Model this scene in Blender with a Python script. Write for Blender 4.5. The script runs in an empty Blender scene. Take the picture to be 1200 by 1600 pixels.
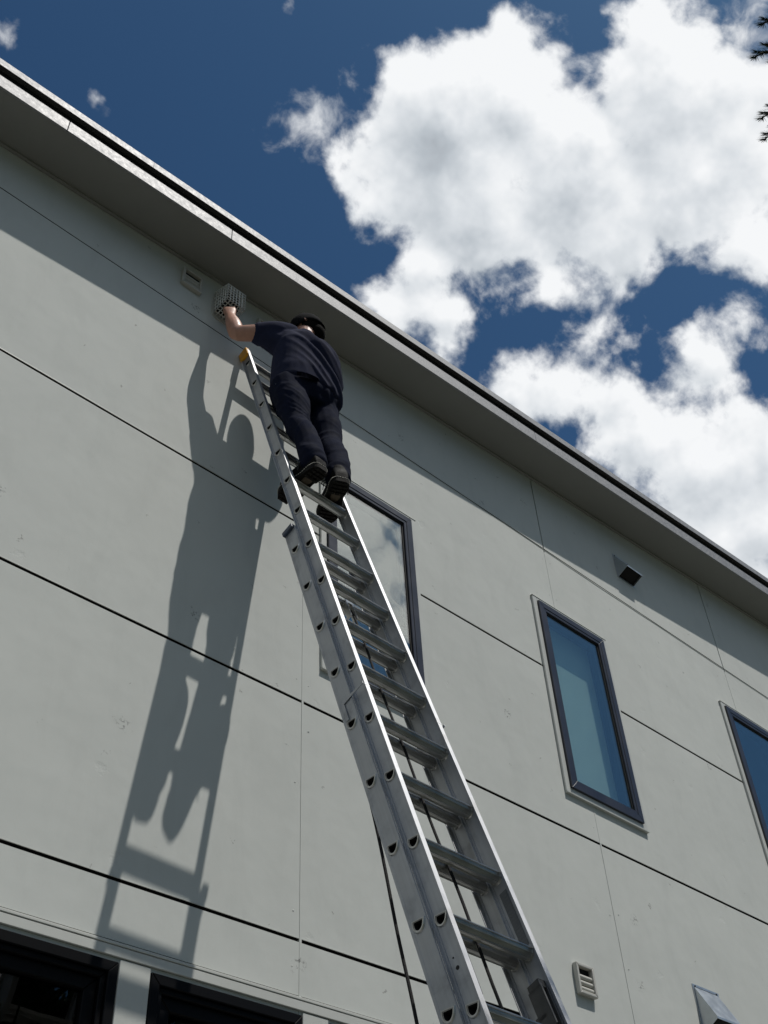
import bpy, bmesh, math, random
from mathutils import Vector, Matrix, Quaternion, noise
from mathutils.geometry import tessellate_polygon
random.seed(7)
scene = bpy.context.scene
COL = scene.collection

# ------------------------------------------------------------------ camera
cam_d = bpy.data.cameras.new("camera")
cam = bpy.data.objects.new("camera", cam_d)
COL.objects.link(cam)
R_ = Vector((0.729547, -0.682555, -0.043367)); U_ = Vector((-0.453423, -0.530162, 0.716474)); F_ = Vector((0.512024, 0.503038, 0.696264))
M = Matrix((R_, U_, -F_)).transposed().to_4x4()
M.translation = Vector((0, -3.61, 1.5))
cam.matrix_world = M
cam_d.sensor_fit = 'VERTICAL'; cam_d.sensor_height = 36; cam_d.lens = 39.126
cam_d.clip_start = 0.05; cam_d.clip_end = 2000
scene.camera = cam

# ------------------------------------------------------------------ sun, sky, exposure
SUN = Vector((0.4786, -1.0, 2.359)).normalized()
SKY_STRENGTH = 0.05
sun_d = bpy.data.lights.new("sun", 'SUN'); sun_d.energy = 3.5; sun_d.angle = math.radians(0.53); sun_d.color = (1.0, 0.96, 0.90)
sun = bpy.data.objects.new("sun", sun_d); COL.objects.link(sun)
sun.rotation_euler = (-SUN).to_track_quat('-Z', 'Y').to_euler(); sun.location = SUN * 60
vs = scene.view_settings
vs.view_transform = 'Standard'; vs.look = 'None'; vs.gamma = 1; vs.use_curve_mapping = False
vs.exposure = 0.0
scene.cycles.max_bounces = 8
scene.cycles.transparent_max_bounces = 12

MAIN = [(0.38, 0.27, 0.885, 0.1), (0.369, 0.316, 0.874, 0.055), (0.397, 0.211, 0.893, 0.065), (0.393, 0.177, 0.903, 0.031), (0.439, 0.286, 0.852, 0.07), (0.43, 0.34, 0.836, 0.044), (0.484, 0.117, 0.867, 0.077), (0.435, 0.105, 0.894, 0.041), (0.541, 0.137, 0.83, 0.086), (0.603, 0.135, 0.786, 0.047), (0.516, 0.208, 0.831, 0.064), (0.524, 0.069, 0.849, 0.051), (0.465, 0.212, 0.86, 0.08), (0.425, 0.386, 0.819, 0.036), (0.462, 0.36, 0.811, 0.036), (0.479, 0.387, 0.788, 0.028), (0.486, 0.319, 0.814, 0.03), (0.511, 0.282, 0.812, 0.033), (0.596, 0.295, 0.746, 0.047), (0.566, 0.326, 0.757, 0.036), (0.542, 0.356, 0.761, 0.025), (0.637, 0.3, 0.71, 0.071), (0.681, 0.273, 0.679, 0.075), (0.726, 0.273, 0.631, 0.073), (0.57, 0.278, 0.772, 0.018), (0.628, 0.237, 0.742, 0.035), (0.628, 0.198, 0.752, 0.024), (0.702, 0.23, 0.675, 0.047)]
REST = [(0.492, -0.519, 0.699, 0.042), (0.462, -0.50, 0.73, 0.045), (0.535, -0.525, 0.66, 0.045), (0.556, -0.545, 0.628, 0.034), (0.50, -0.57, 0.65, 0.05), (0.585, -0.53, 0.61, 0.026),
        (-0.12, -0.62, 0.78, 0.30), (-0.55, -0.70, 0.45, 0.30), (0.10, -0.92, 0.36, 0.20), (-0.75, -0.2, 0.62, 0.26), (0.30, -0.88, 0.38, 0.14), (0.98, -0.3, 0.25, 0.16), (0.25, -0.38, 0.89, 0.14), (-0.6, 0.5, 0.6, 0.12), (0.0, 0.8, 0.6, 0.12),  # mostly unseen clouds behind the camera, added and enlarged for neutral fill light
        (0.86, 0.3, 0.42, 0.11), (0.8, 0.5, 0.35, 0.1), (0.95, 0.0, 0.35, 0.1), (-0.9, -0.2, 0.4, 0.1), (0.2, -0.93, 0.3, 0.07), (-0.5, -0.8, 0.3, 0.1)]
WISP = [(0.283, 0.345, 0.895, 0.027), (0.155, 0.446, 0.881, 0.010), (0.052, 0.450, 0.892, 0.013), (0.211, 0.290, 0.933, 0.006), (0.473, 0.043, 0.88, 0.026)]


class NT:
    """small helper for building node trees"""
    def __init__(self, tree): self.t = tree
    def n(self, kind, **kw):
        nd = self.t.nodes.new(kind)
        for k, v in kw.items(): setattr(nd, k, v)
        return nd
    def link(self, a, b): self.t.links.new(a, b)
    def put(self, sock, v):
        if hasattr(v, 'links') or isinstance(v, bpy.types.NodeSocket): self.link(v, sock)
        else: sock.default_value = v
    def math(self, op, a, b=None, c=None, clamp=False):
        nd = self.n('ShaderNodeMath', operation=op, use_clamp=clamp)
        self.put(nd.inputs[0], a)
        if b is not None: self.put(nd.inputs[1], b)
        if c is not None: self.put(nd.inputs[2], c)
        return nd.outputs[0]
    def vmath(self, op, a, b=None, s=None):
        nd = self.n('ShaderNodeVectorMath', operation=op)
        self.put(nd.inputs[0], a)
        if b is not None: self.put(nd.inputs[1], b)
        if s is not None: self.put(nd.inputs['Scale'], s)
        return nd.outputs['Value'] if op in ('DISTANCE', 'DOT_PRODUCT', 'LENGTH') else nd.outputs['Vector']
    def noise(self, vec, scale, detail=4, rough=0.55, dist=0.0, lac=2.0):
        nd = self.n('ShaderNodeTexNoise'); nd.noise_dimensions = '3D'
        if vec is not None: self.link(vec, nd.inputs['Vector'])
        nd.inputs['Scale'].default_value = scale; nd.inputs['Detail'].default_value = detail
        nd.inputs['Roughness'].default_value = rough; nd.inputs['Distortion'].default_value = dist
        nd.inputs['Lacunarity'].default_value = lac
        return nd
    def smooth(self, v, lo, hi, o0=0.0, o1=1.0):
        nd = self.n('ShaderNodeMapRange', interpolation_type='SMOOTHSTEP')
        self.put(nd.inputs['Value'], v); nd.inputs['From Min'].default_value = lo; nd.inputs['From Max'].default_value = hi
        nd.inputs['To Min'].default_value = o0; nd.inputs['To Max'].default_value = o1
        return nd.outputs['Result']
    def mix(self, f, a, b):
        nd = self.n('ShaderNodeMix', data_type='RGBA')
        self.put(nd.inputs[0], f); self.put(nd.inputs[6], a); self.put(nd.inputs[7], b)
        return nd.outputs[2]
    def ramp(self, v, stops):
        nd = self.n('ShaderNodeValToRGB'); el = nd.color_ramp.elements
        while len(el) < len(stops): el.new(0.5)
        for e, (p, c) in zip(el, stops): e.position = p; e.color = (*c, 1)
        self.link(v, nd.inputs[0]); return nd.outputs[0]


def cloud_group():
    g = bpy.data.node_groups.new("cloud_density", 'ShaderNodeTree')
    g.interface.new_socket("Vector", in_out='INPUT', socket_type='NodeSocketVector')
    g.interface.new_socket("Density", in_out='OUTPUT', socket_type='NodeSocketFloat')
    g.interface.new_socket("Soft", in_out='OUTPUT', socket_type='NodeSocketFloat')
    t = NT(g); gi = t.n('NodeGroupInput'); go = t.n('NodeGroupOutput')
    v = gi.outputs[0]
    w = t.noise(v, 11.0, 4, 0.6)
    wv = t.vmath('SCALE', t.vmath('SUBTRACT', w.outputs['Color'], (0.5, 0.5, 0.5)), s=0.085)
    p = t.vmath('ADD', v, wv)
    tot = None
    for (x, y, z, r) in MAIN + REST:
        c = Vector((x, y, z)).normalized()
        d = t.vmath('DISTANCE', p, tuple(c))
        m = t.math('MULTIPLY_ADD', d, -1.0 / 0.055, r * 0.90 / 0.055)
        tot = m if tot is None else t.math('SMOOTH_MAX', tot, m, 0.5)
    base = t.math('MINIMUM', t.math('MAXIMUM', tot, -2.0), 1.5)
    n1 = t.noise(v, 12.0, 13, 0.575, 0.15)
    n2 = t.noise(v, 34.0, 9, 0.58, 0.3)
    a = t.math('MULTIPLY_ADD', n1.outputs['Fac'], 2.2, -1.08)
    b = t.math('MULTIPLY_ADD', n2.outputs['Fac'], 0.55, -0.27)
    dens = t.math('ADD', t.math('ADD', base, a), b)
    # thin wisps
    wt = None
    for (x, y, z, r) in WISP:
        c = Vector((x, y, z)).normalized()
        m = t.math('MULTIPLY_ADD', t.vmath('DISTANCE', p, tuple(c)), -1.0 / (r * 1.6), 1.0)
        wt = m if wt is None else t.math('MAXIMUM', wt, m)
    wd = t.math('ADD', t.math('MULTIPLY', t.math('MAXIMUM', wt, -0.5), 0.32), t.math('MULTIPLY_ADD', n2.outputs['Fac'], 0.9, -0.53))
    t.link(t.math('MAXIMUM', dens, wd), go.inputs[0])
    # the same cloud without its fine curls: how thick it is
    n3 = t.noise(v, 13.0, 4, 0.5, 0.12)
    t.link(t.math('ADD', base, t.math('MULTIPLY_ADD', n3.outputs['Fac'], 2.0, -1.0)), go.inputs[1])
    return g


def make_world():
    w = bpy.data.worlds.new("World"); scene.world = w; w.use_nodes = True
    w.node_tree.nodes.clear(); t = NT(w.node_tree)
    out = t.n('ShaderNodeOutputWorld'); bg = t.n('ShaderNodeBackground'); t.link(bg.outputs[0], out.inputs[0])
    tc = t.n('ShaderNodeTexCoord'); d = tc.outputs['Generated']
    sky = t.n('ShaderNodeTexSky', sky_type='NISHITA'); sky.sun_disc = False
    sky.sun_elevation = math.asin(SUN.z); sky.sun_rotation = math.atan2(SUN.x, SUN.y)
    sky.altitude = 300; sky.air_density = 1.0; sky.dust_density = 1.7; sky.ozone_density = 2.5
    skyc = t.mix(1.0, sky.outputs[0], (1, 1, 1, 1)); skyc.node.blend_type = 'MULTIPLY'
    skyc.node.inputs[7].default_value = (0.47, 0.83, 1.06, 1)
    G = cloud_group()
    def dens(v):
        nd = t.n('ShaderNodeGroup'); nd.node_tree = G; t.link(v, nd.inputs[0]); return nd.outputs
    D0, S0 = dens(d)
    side = (SUN - F_ * SUN.dot(F_)).normalized()
    D1, S1 = dens(t.vmath('ADD', d, tuple(side * 0.020)))
    alpha = t.smooth(D0, -0.05, 0.42)
    thick = t.smooth(S0, 0.1, 1.7)
    rim = t.math('MULTIPLY', t.math('SUBTRACT', D0, D1), 0.17)
    belly = t.math('MULTIPLY', t.math('SUBTRACT', S0, S1), 0.50)
    sh = t.math('ADD', t.math('ADD', 0.93, t.math('MULTIPLY', thick, -0.44)), t.math('ADD', rim, belly), clamp=True)
    k = 1.0 / SKY_STRENGTH
    cc = t.ramp(sh, [(0.0, (0.26 * k, 0.29 * k, 0.33 * k)), (0.45, (0.50 * k, 0.545 * k, 0.59 * k)), (0.75, (0.72 * k, 0.755 * k, 0.79 * k)), (1.0, (0.92 * k, 0.935 * k, 0.95 * k))])
    # the ramp clips at 1 in some builds: colours are rescaled after it instead
    rs = cc.node
    for e in rs.color_ramp.elements: e.color = (e.color[0] / k, e.color[1] / k, e.color[2] / k, 1)
    ccs = t.vmath('SCALE', cc, s=k)
    col = t.mix(alpha, skyc, ccs)
    t.link(col, bg.inputs[0]); bg.inputs[1].default_value = SKY_STRENGTH
    return w


make_world()

# ------------------------------------------------------------------ materials
def mat(name, color, rough=0.6, metallic=0.0, spec=0.5, var=0.0, vscale=4.0, bump=0.0, bscale=60.0, aniso=0.0, tangent=None, extra=None):
    m = bpy.data.materials.new(name); m.use_nodes = True
    t = NT(m.node_tree); b = m.node_tree.nodes['Principled BSDF']
    b.inputs['Roughness'].default_value = rough; b.inputs['Metallic'].default_value = metallic
    b.inputs['Specular IOR Level'].default_value = spec
    co = t.n('ShaderNodeTexCoord').outputs['Object']
    c = (*color, 1)
    if var > 0:
        nz = t.noise(co, vscale, 6, 0.6)
        f = t.smooth(nz.outputs['Fac'], 0.25, 0.75)
        lo = tuple(x * (1 - var) for x in color) + (1,); hi = tuple(min(1, x * (1 + var)) for x in color) + (1,)
        t.link(t.mix(f, lo, hi), b.inputs['Base Color'])
        rr = t.smooth(nz.outputs['Fac'], 0.2, 0.8, max(0.02, rough - 0.08), min(1, rough + 0.08))
        t.link(rr, b.inputs['Roughness'])
    else:
        b.inputs['Base Color'].default_value = c
    if bump > 0:
        bn = t.n('ShaderNodeBump'); bn.inputs['Strength'].default_value = bump; bn.inputs['Distance'].default_value = 0.01
        t.link(t.noise(co, bscale, 5, 0.6).outputs['Fac'], bn.inputs['Height']); t.link(bn.outputs[0], b.inputs['Normal'])
    if aniso:
        b.inputs['Anisotropic'].default_value = aniso
        b.inputs['Anisotropic Rotation'].default_value = 0.25
        cv = t.n('ShaderNodeCombineXYZ')
        for i in range(3): cv.inputs[i].default_value = tangent[i]
        t.link(cv.outputs[0], b.inputs['Tangent'])
    if extra: extra(t, b, co)
    return m


def wall_extra(t, b, co):
    geo = t.n('ShaderNodeNewGeometry').outputs['Position']
    base = b.inputs['Base Color'].links[0].from_socket
    # long faint streaks and roller marks
    mp = t.n('ShaderNodeMapping'); t.link(geo, mp.inputs[0]); mp.inputs['Scale'].default_value = (1.0, 1.0, 0.35); mp.inputs['Rotation'].default_value = (0, 0.5, 0)
    st = t.noise(mp.outputs[0], 5.0, 7, 0.65, 0.6)
    c1 = t.mix(t.smooth(st.outputs['Fac'], 0.45, 0.72, 0.0, 0.11), base, (0.30, 0.315, 0.30, 1))
    # sparse scuffs and specks, in the plane of the wall
    sp = t.n('ShaderNodeSeparateXYZ'); t.link(geo, sp.inputs[0])
    fl = t.n('ShaderNodeCombineXYZ'); t.link(sp.outputs[0], fl.inputs[0]); t.link(sp.outputs[2], fl.inputs[1])
    wob = t.vmath('ADD', fl.outputs[0], t.vmath('SCALE', t.vmath('SUBTRACT', t.noise(geo, 16, 4, 0.7).outputs['Color'], (0.5, 0.5, 0.5)), s=0.16))
    def spots(scale, lo, hi, r0, r1):
        vo = t.n('ShaderNodeTexVoronoi'); vo.voronoi_dimensions = '2D'; vo.inputs['Scale'].default_value = scale
        t.link(wob, vo.inputs['Vector'])
        sc = t.n('ShaderNodeSeparateColor'); t.link(vo.outputs['Color'], sc.inputs[0])
        return t.math('MULTIPLY', t.smooth(vo.outputs['Distance'], r0, r1), t.smooth(sc.outputs[0], lo, hi))
    grit = t.smooth(t.noise(geo, 55, 3, 0.7).outputs['Fac'], 0.50, 0.60)
    c2 = t.mix(t.math('MULTIPLY', t.math('MULTIPLY', spots(1.25, 0.50, 0.54, 0.055, 0.012), grit), 0.72), c1, (0.12, 0.12, 0.115, 1))
    c2 = t.mix(t.math('MULTIPLY', spots(3.4, 0.62, 0.66, 0.030, 0.012), 0.55), c2, (0.16, 0.155, 0.14, 1))
    t.link(c2, b.inputs['Base Color'])
    # board is slightly wavy + rolled paint texture + shallow dents
    bn = t.n('ShaderNodeBump'); bn.inputs['Strength'].default_value = 0.6; bn.inputs['Distance'].default_value = 0.01
    h = t.math('MULTIPLY', t.noise(geo, 2.2, 3, 0.5).outputs['Fac'], 1.3)
    h = t.math('ADD', h, t.math('MULTIPLY', t.noise(geo, 45, 4, 0.6).outputs['Fac'], 0.035))
    h = t.math('SUBTRACT', h, t.math('MULTIPLY', spots(1.9, 0.55, 0.65, 0.07, 0.0), 0.13))
    t.link(h, bn.inputs['Height']); t.link(bn.outputs[0], b.inputs['Normal'])


M_WALL = mat("painted_fibre_cement", (0.545, 0.561, 0.535), 0.85, spec=0.2, var=0.035, vscale=0.8, extra=wall_extra)
M_TRIM = mat("painted_trim", (0.52, 0.53, 0.50), 0.45, var=0.04, vscale=3)
M_BACK = mat("black_paper_and_groove_shade", (0.006, 0.006, 0.006), 0.95, spec=0.1)
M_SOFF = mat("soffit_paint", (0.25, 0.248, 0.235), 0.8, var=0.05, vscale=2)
M_FASC = mat("galvanised_fascia", (0.29, 0.29, 0.295), 0.62, metallic=0.48, spec=0.35, var=0.14, vscale=45, bump=0.12, bscale=140)
M_ROOF = mat("dark_roof_membrane", (0.05, 0.05, 0.052), 0.8, var=0.2)
M_DARK = mat("shadow_gap_black", (0.006, 0.006, 0.006), 0.9)
M_FRAME = mat("dark_window_vinyl", (0.030, 0.032, 0.045), 0.38, var=0.12, vscale=6)
M_FRAMEB = mat("black_window_frame", (0.0035, 0.0035, 0.0042), 0.45, spec=0.12)
M_BLIND = mat("pale_roller_blind", (0.55, 0.60, 0.57), 0.8, var=0.04)
M_ROOM = mat("interior_paint", (0.10, 0.10, 0.10), 0.9)
M_VENT = mat("vent_plastic", (0.47, 0.46, 0.42), 0.45, var=0.05, vscale=30)
M_CAGE = mat("pale_cage_plastic", (0.66, 0.66, 0.63), 0.5, var=0.05, vscale=30)
M_SHEET = mat("galvanised_hood", (0.50, 0.53, 0.55), 0.36, metallic=0.75, var=0.10, vscale=14)
M_RUBBER = mat("black_rubber", (0.012, 0.012, 0.012), 0.7)
M_ROPE = mat("black_rope", (0.008, 0.008, 0.009), 0.85, bump=0.5, bscale=300)
M_YEL = mat("yellow_end_cap", (0.62, 0.30, 0.015), 0.45, var=0.25, vscale=30)
M_BLUE = mat("blue_grey_end_cap", (0.04, 0.055, 0.09), 0.5, var=0.2, vscale=30)
M_LOCK = mat("cast_lock", (0.10, 0.10, 0.10), 0.5, metallic=0.6, var=0.2, vscale=30)
M_STICK = mat("grey_sticker", (0.13, 0.135, 0.14), 0.5)


def glass_mat(name, f0, tint):
    m = bpy.data.materials.new(name); m.use_nodes = True; nt = m.node_tree; nt.nodes.clear(); t = NT(nt)
    o = t.n('ShaderNodeOutputMaterial'); mx = t.n('ShaderNodeMixShader')
    lw = t.n('ShaderNodeLayerWeight'); lw.inputs[0].default_value = 0.5
    fr = t.math('MULTIPLY_ADD', t.math('POWER', lw.outputs['Facing'], 5.0), 1.0 - f0, f0, clamp=True)
    tr = t.n('ShaderNodeBsdfTransparent'); tr.inputs[0].default_value = (*tint, 1)
    gl = t.n('ShaderNodeBsdfGlossy'); gl.inputs['Roughness'].default_value = 0.0; gl.inputs[0].default_value = (0.96, 0.94, 0.90, 1)
    geo = t.n('ShaderNodeNewGeometry').outputs['Position']
    bn = t.n('ShaderNodeBump'); bn.inputs['Strength'].default_value = 0.25; bn.inputs['Distance'].default_value = 0.01
    t.link(t.noise(geo, 2.5, 2, 0.5).outputs['Fac'], bn.inputs['Height']); t.link(bn.outputs[0], gl.inputs['Normal'])
    t.link(fr, mx.inputs[0]); t.link(tr.outputs[0], mx.inputs[1]); t.link(gl.outputs[0], mx.inputs[2]); t.link(mx.outputs[0], o.inputs[0])
    return m


M_GLASS = glass_mat("coated_glass", 0.24, (0.88, 0.97, 0.96))
M_GLASSD = glass_mat("dark_glass", 0.045, (0.35, 0.38, 0.38))


# ------------------------------------------------------------------ mesh helpers
def obj(name, bm, m, parent=None, smooth=False):
    me = bpy.data.meshes.new(name)
    bm.normal_update(); bm.to_mesh(me); bm.free()
    for mm in (m if isinstance(m, (list, tuple)) else [m]): me.materials.append(mm)
    if smooth:
        for p in me.polygons: p.use_smooth = True
    o = bpy.data.objects.new(name, me); COL.objects.link(o)
    if parent: o.parent = parent
    return o


def empty(name, loc=(0, 0, 0), parent=None):
    o = bpy.data.objects.new(name, None); COL.objects.link(o); o.location = loc; o.empty_display_size = 0.2
    if parent: o.parent = parent
    return o


def tag(o, label=None, cat=None, group=None, kind=None):
    for k, v in (('label', label), ('category', cat), ('group', group), ('kind', kind)):
        if v: o[k] = v
    return o


def box(bm, x0, x1, y0, y1, z0, z1, mi=0, f=None):
    vs_ = [Vector((x, y, z)) for x in (x0, x1) for y in (y0, y1) for z in (z0, z1)]
    if f: vs_ = [f(v) for v in vs_]
    v = [bm.verts.new(p) for p in vs_]
    for q in ((0, 1, 3, 2), (4, 6, 7, 5), (0, 4, 5, 1), (2, 3, 7, 6), (0, 2, 6, 4), (1, 5, 7, 3)):
        fc = bm.faces.new([v[i] for i in q]); fc.material_index = mi
    return v


def bev(bm, w, seg=1):
    bmesh.ops.recalc_face_normals(bm, faces=bm.faces)
    bmesh.ops.bevel(bm, geom=list(bm.edges), offset=w, segments=seg, affect='EDGES', profile=0.5)


def boxes(*bs, bevel=0.0, f=None):
    bm = bmesh.new()
    for b in bs: box(bm, *b, f=f)
    if bevel: bev(bm, bevel)
    return bm


def slab(bm, x0, x1, z0, z1, y0, y1, holes):
    """a board in the XZ plane with rectangular openings cut out"""
    xs = sorted({x0, x1, *[min(max(h[i], x0), x1) for h in holes for i in (0, 1)]})
    zs = sorted({z0, z1, *[min(max(h[i], z0), z1) for h in holes for i in (2, 3)]})
    nx, nz = len(xs) - 1, len(zs) - 1
    def solid(i, j):
        if not (0 <= i < nx and 0 <= j < nz): return False
        cx, cz = (xs[i] + xs[i + 1]) / 2, (zs[j] + zs[j + 1]) / 2
        return not any(h[0] < cx < h[1] and h[2] < cz < h[3] for h in holes)
    vd = {}
    def V(i, j, y):
        k = (i, j, y)
        if k not in vd: vd[k] = bm.verts.new((xs[i], y, zs[j]))
        return vd[k]
    n = 0
    for i in range(nx):
        for j in range(nz):
            if not solid(i, j): continue
            n += 1
            bm.faces.new((V(i, j, y0), V(i + 1, j, y0), V(i + 1, j + 1, y0), V(i, j + 1, y0)))
            bm.faces.new((V(i, j, y1), V(i, j + 1, y1), V(i + 1, j + 1, y1), V(i + 1, j, y1)))
            for di, dj, a, b in ((-1, 0, (i, j), (i, j + 1)), (1, 0, (i + 1, j + 1), (i + 1, j)), (0, -1, (i + 1, j), (i, j)), (0, 1, (i, j + 1), (i + 1, j + 1))):
                if not solid(i + di, j + dj):
                    bm.faces.new((V(*a, y0), V(*b, y0), V(*b, y1), V(*a, y1)))
    bmesh.ops.recalc_face_normals(bm, faces=bm.faces)
    return n


def tube(bm, pts, radii, seg=10, cap=True, mi=0):
    pts = [Vector(p) for p in pts]
    if not isinstance(radii, (list, tuple)): radii = [radii] * len(pts)
    rings = []; prev = None
    for i, p in enumerate(pts):
        d = (pts[min(i + 1, len(pts) - 1)] - pts[max(i - 1, 0)]).normalized()
        if prev is None: a = d.orthogonal().normalized()
        else: a = (prev - d * prev.dot(d)).normalized()
        prev = a; b = d.cross(a)
        rings.append([bm.verts.new(p + (a * math.cos(2 * math.pi * k / seg) + b * math.sin(2 * math.pi * k / seg)) * radii[i]) for k in range(seg)])
    for r0, r1 in zip(rings, rings[1:]):
        for k in range(seg):
            f = bm.faces.new((r0[k], r0[(k + 1) % seg], r1[(k + 1) % seg], r1[k])); f.material_index = mi
    if cap:
        f = bm.faces.new(list(reversed(rings[0]))); f.material_index = mi
        f = bm.faces.new(rings[-1]); f.material_index = mi


def copy_tree(o, parent=None):
    c = o.copy(); COL.objects.link(c)
    if parent: c.parent = parent
    for ch in [x for x in bpy.data.objects if x.parent == o]: copy_tree(ch, c)
    return c


# ------------------------------------------------------------------ ground
gb = bmesh.new()
g = 400
gv = [gb.verts.new((x, y, 0)) for x, y in ((-g, -g), (g, -g), (g, g), (-g, g))]; gb.faces.new(gv)
M_GROUND = mat("dry_grass_ground", (0.075, 0.08, 0.052), 0.9, var=0.35, vscale=0.9, bump=0.4, bscale=20)
tag(obj("ground", gb, M_GROUND), kind='structure')
pb = boxes((-8, 16, -2.9, -0.02, -0.05, 0.06), bevel=0.01)
tag(obj("pavement", pb, mat("concrete_paving", (0.19, 0.187, 0.178), 0.85, var=0.12, vscale=3)), kind='structure')

# ------------------------------------------------------------------ the house
house = empty("house", (0, 0, 0))
tag(house, "two storey house with pale grey panelled wall and a wide dark eave", "house")
SL = 0.0845                                  # the eave climbs to the right
def eave_z(x): return 7.518 + SL * x         # underside of the soffit
EW = 0.323
XS = [-4.2, -1.8, 0.6, 3.0, 5.386, 7.794, 10.2, 12.6]
ZR = [3.283, 3.514, 4.735, 5.955, 7.189]
UPW = [(3.170, 3.895, 5.035, 6.542), (5.162, 5.898, 5.035, 6.542), (7.563, 8.300, 5.17, 6.685)]
LOW = [(-0.36, 0.375, 1.0, 3.205), (0.52, 1.255, 1.0, 3.205), (1.40, 2.137, 1.0, 3.205), (2.280, 3.014, 1.0, 3.205), (3.160, 3.895, 1.0, 3.205), (4.04, 4.775, 1.0, 2.6)]
OPEN = UPW + LOW
# sheathing behind the boards, side and rear walls
bm = bmesh.new()
slab(bm, -4.2, 12.6, 0.0, 7.1, 0.013, 0.12, OPEN)
box(bm, -4.2, 12.6, 0.013, 0.12, 7.1, 7.16, f=lambda v: Vector((v.x, v.y, v.z if v.z < 7.13 else eave_z(v.x) + 0.04)))
obj("sheathing", bm, [M_BACK], house)
bm = bmesh.new()
slope = lambda v: Vector((v.x, v.y, v.z if v.z < 7 else eave_z(v.x) + 0.04))
box(bm, -4.2, -4.05, 0.12, 8, 0, 8, f=slope); box(bm, 12.45, 12.6, 0.12, 8, 0, 8, f=slope); box(bm, -4.05, 12.45, 7.85, 8, 0, 8, f=slope)
obj("outer_wall", bm, M_WALL, house)
bm = boxes((-4.05, 12.45, 0.12, 7.85, 3.45, 3.75), (-4.05, 12.45, 0.12, 7.85, 0.02, 0.1), (2.6, 2.7, 0.12, 7.85, 3.75, 7.2), (4.6, 4.7, 0.12, 7.85, 3.75, 7.2), (6.8, 6.9, 0.12, 7.85, 3.75, 7.2), (-4.05, 12.45, 3.2, 3.3, 0.1, 3.45), (-4.05, 12.45, 3.2, 3.3, 3.75, 7.1), (-4.05, 12.45, 0.12, 7.85, 7.0, 7.06))
obj("inner_wall", bm, M_ROOM, house)

# the fibre cement boards, one by one
GAP = 0.0076
def edge_noise(i, j): return (random.random() - 0.5) * 0.002
pan = 0
for i in range(len(XS) - 1):
    x0, x1 = XS[i] + 0.0008, XS[i + 1] - 0.0008
    if i > 0: x0 += 0.012
    for j in range(len(ZR) - 1):
        bm = bmesh.new()
        zb = ZR[j] + (GAP if j else 0.0); zt = ZR[j + 1] - (GAP if j < 3 else 0.005)
        slab(bm, x0, x1, zb, zt, -0.0005 + edge_noise(i, j), 0.0115, OPEN)
        obj("wall_panel", bm, M_WALL, house)
    bm = bmesh.new()
    box(bm, x0, x1, -0.001, 0.0115, ZR[4] + 0.005, 7.3, f=lambda v: Vector((v.x, v.y, v.z if v.z < 7.25 else eave_z(v.x) + 0.02)))
    obj("wall_panel", bm, M_WALL, house)
    bm = bmesh.new()
    slab(bm, x0, x1, 0.12, 3.222, 0.0, 0.0115, OPEN)
    obj("wall_panel", bm, M_WALL, house)
    if i > 0:
        zc = 0.12
        for (a, b) in sorted([(o[2], o[3]) for o in OPEN if o[0] < XS[i] + 0.006 < o[1]]) + [(7.15, 9)]:
            if a > zc + 0.02: obj("joint_strip", boxes((XS[i] + 0.0005, XS[i] + 0.0125, -0.0022, 0.0120, zc, a)), M_WALL, house)
            zc = max(zc, b)
# thin drip flashings under the reveals (their lips catch light), a wavy bead of sealant along the top joint
def flashing(a0, b0, z, j):
    bm = bmesh.new(); n = max(2, int((b0 - a0) / 0.1)); d = 0.003; prev = None
    for k in range(n + 1):
        a = a0 + (b0 - a0) * k / n; w = 0.0016 * noise.noise(Vector((a * 2.3, j * 7.1, 0)))
        r = [bm.verts.new(p) for p in ((a, 0.0, z + GAP + w), (a, -d, z + GAP + w), (a, -d, z + GAP + 0.0035 + w), (a, 0.0, z + GAP + 0.0035 + w))]
        if prev:
            for q in range(3): bm.faces.new((prev[q], prev[q + 1], r[q + 1], r[q]))
        prev = r
    obj("drip_flashing", bm, M_TRIM, house)
def groove_shade(a0, b0, z, g):  # black strip added under each board edge, stands for the groove's shade
    obj("groove_shade_strip", boxes((a0, b0, 0.0006, 0.0118, z + g - 0.0035, z + g - 0.0002)), M_BACK, house)
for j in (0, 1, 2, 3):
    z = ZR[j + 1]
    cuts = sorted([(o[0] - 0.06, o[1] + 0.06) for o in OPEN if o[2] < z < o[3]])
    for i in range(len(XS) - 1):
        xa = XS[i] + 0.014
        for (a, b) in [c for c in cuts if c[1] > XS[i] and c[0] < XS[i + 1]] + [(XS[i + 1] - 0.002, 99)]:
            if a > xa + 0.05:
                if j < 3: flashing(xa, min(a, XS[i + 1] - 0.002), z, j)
                groove_shade(xa, min(a, XS[i + 1] - 0.002), z, GAP if j < 3 else 0.005)
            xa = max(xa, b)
bm = bmesh.new()
pts = []
x = 2.9
while x < 9.3:
    pts.append((x, -0.005, 7.189 - 0.014 + 0.009 * noise.noise(Vector((x * 0.9, 3, 0))) + 0.003 * noise.noise(Vector((x * 4, 9, 0))))); x += 0.12
tube(bm, [(p[0], -0.0022, p[2]) for p in pts], 0.0022, 6)
obj("sealant_bead", bm, M_TRIM, house)
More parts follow.
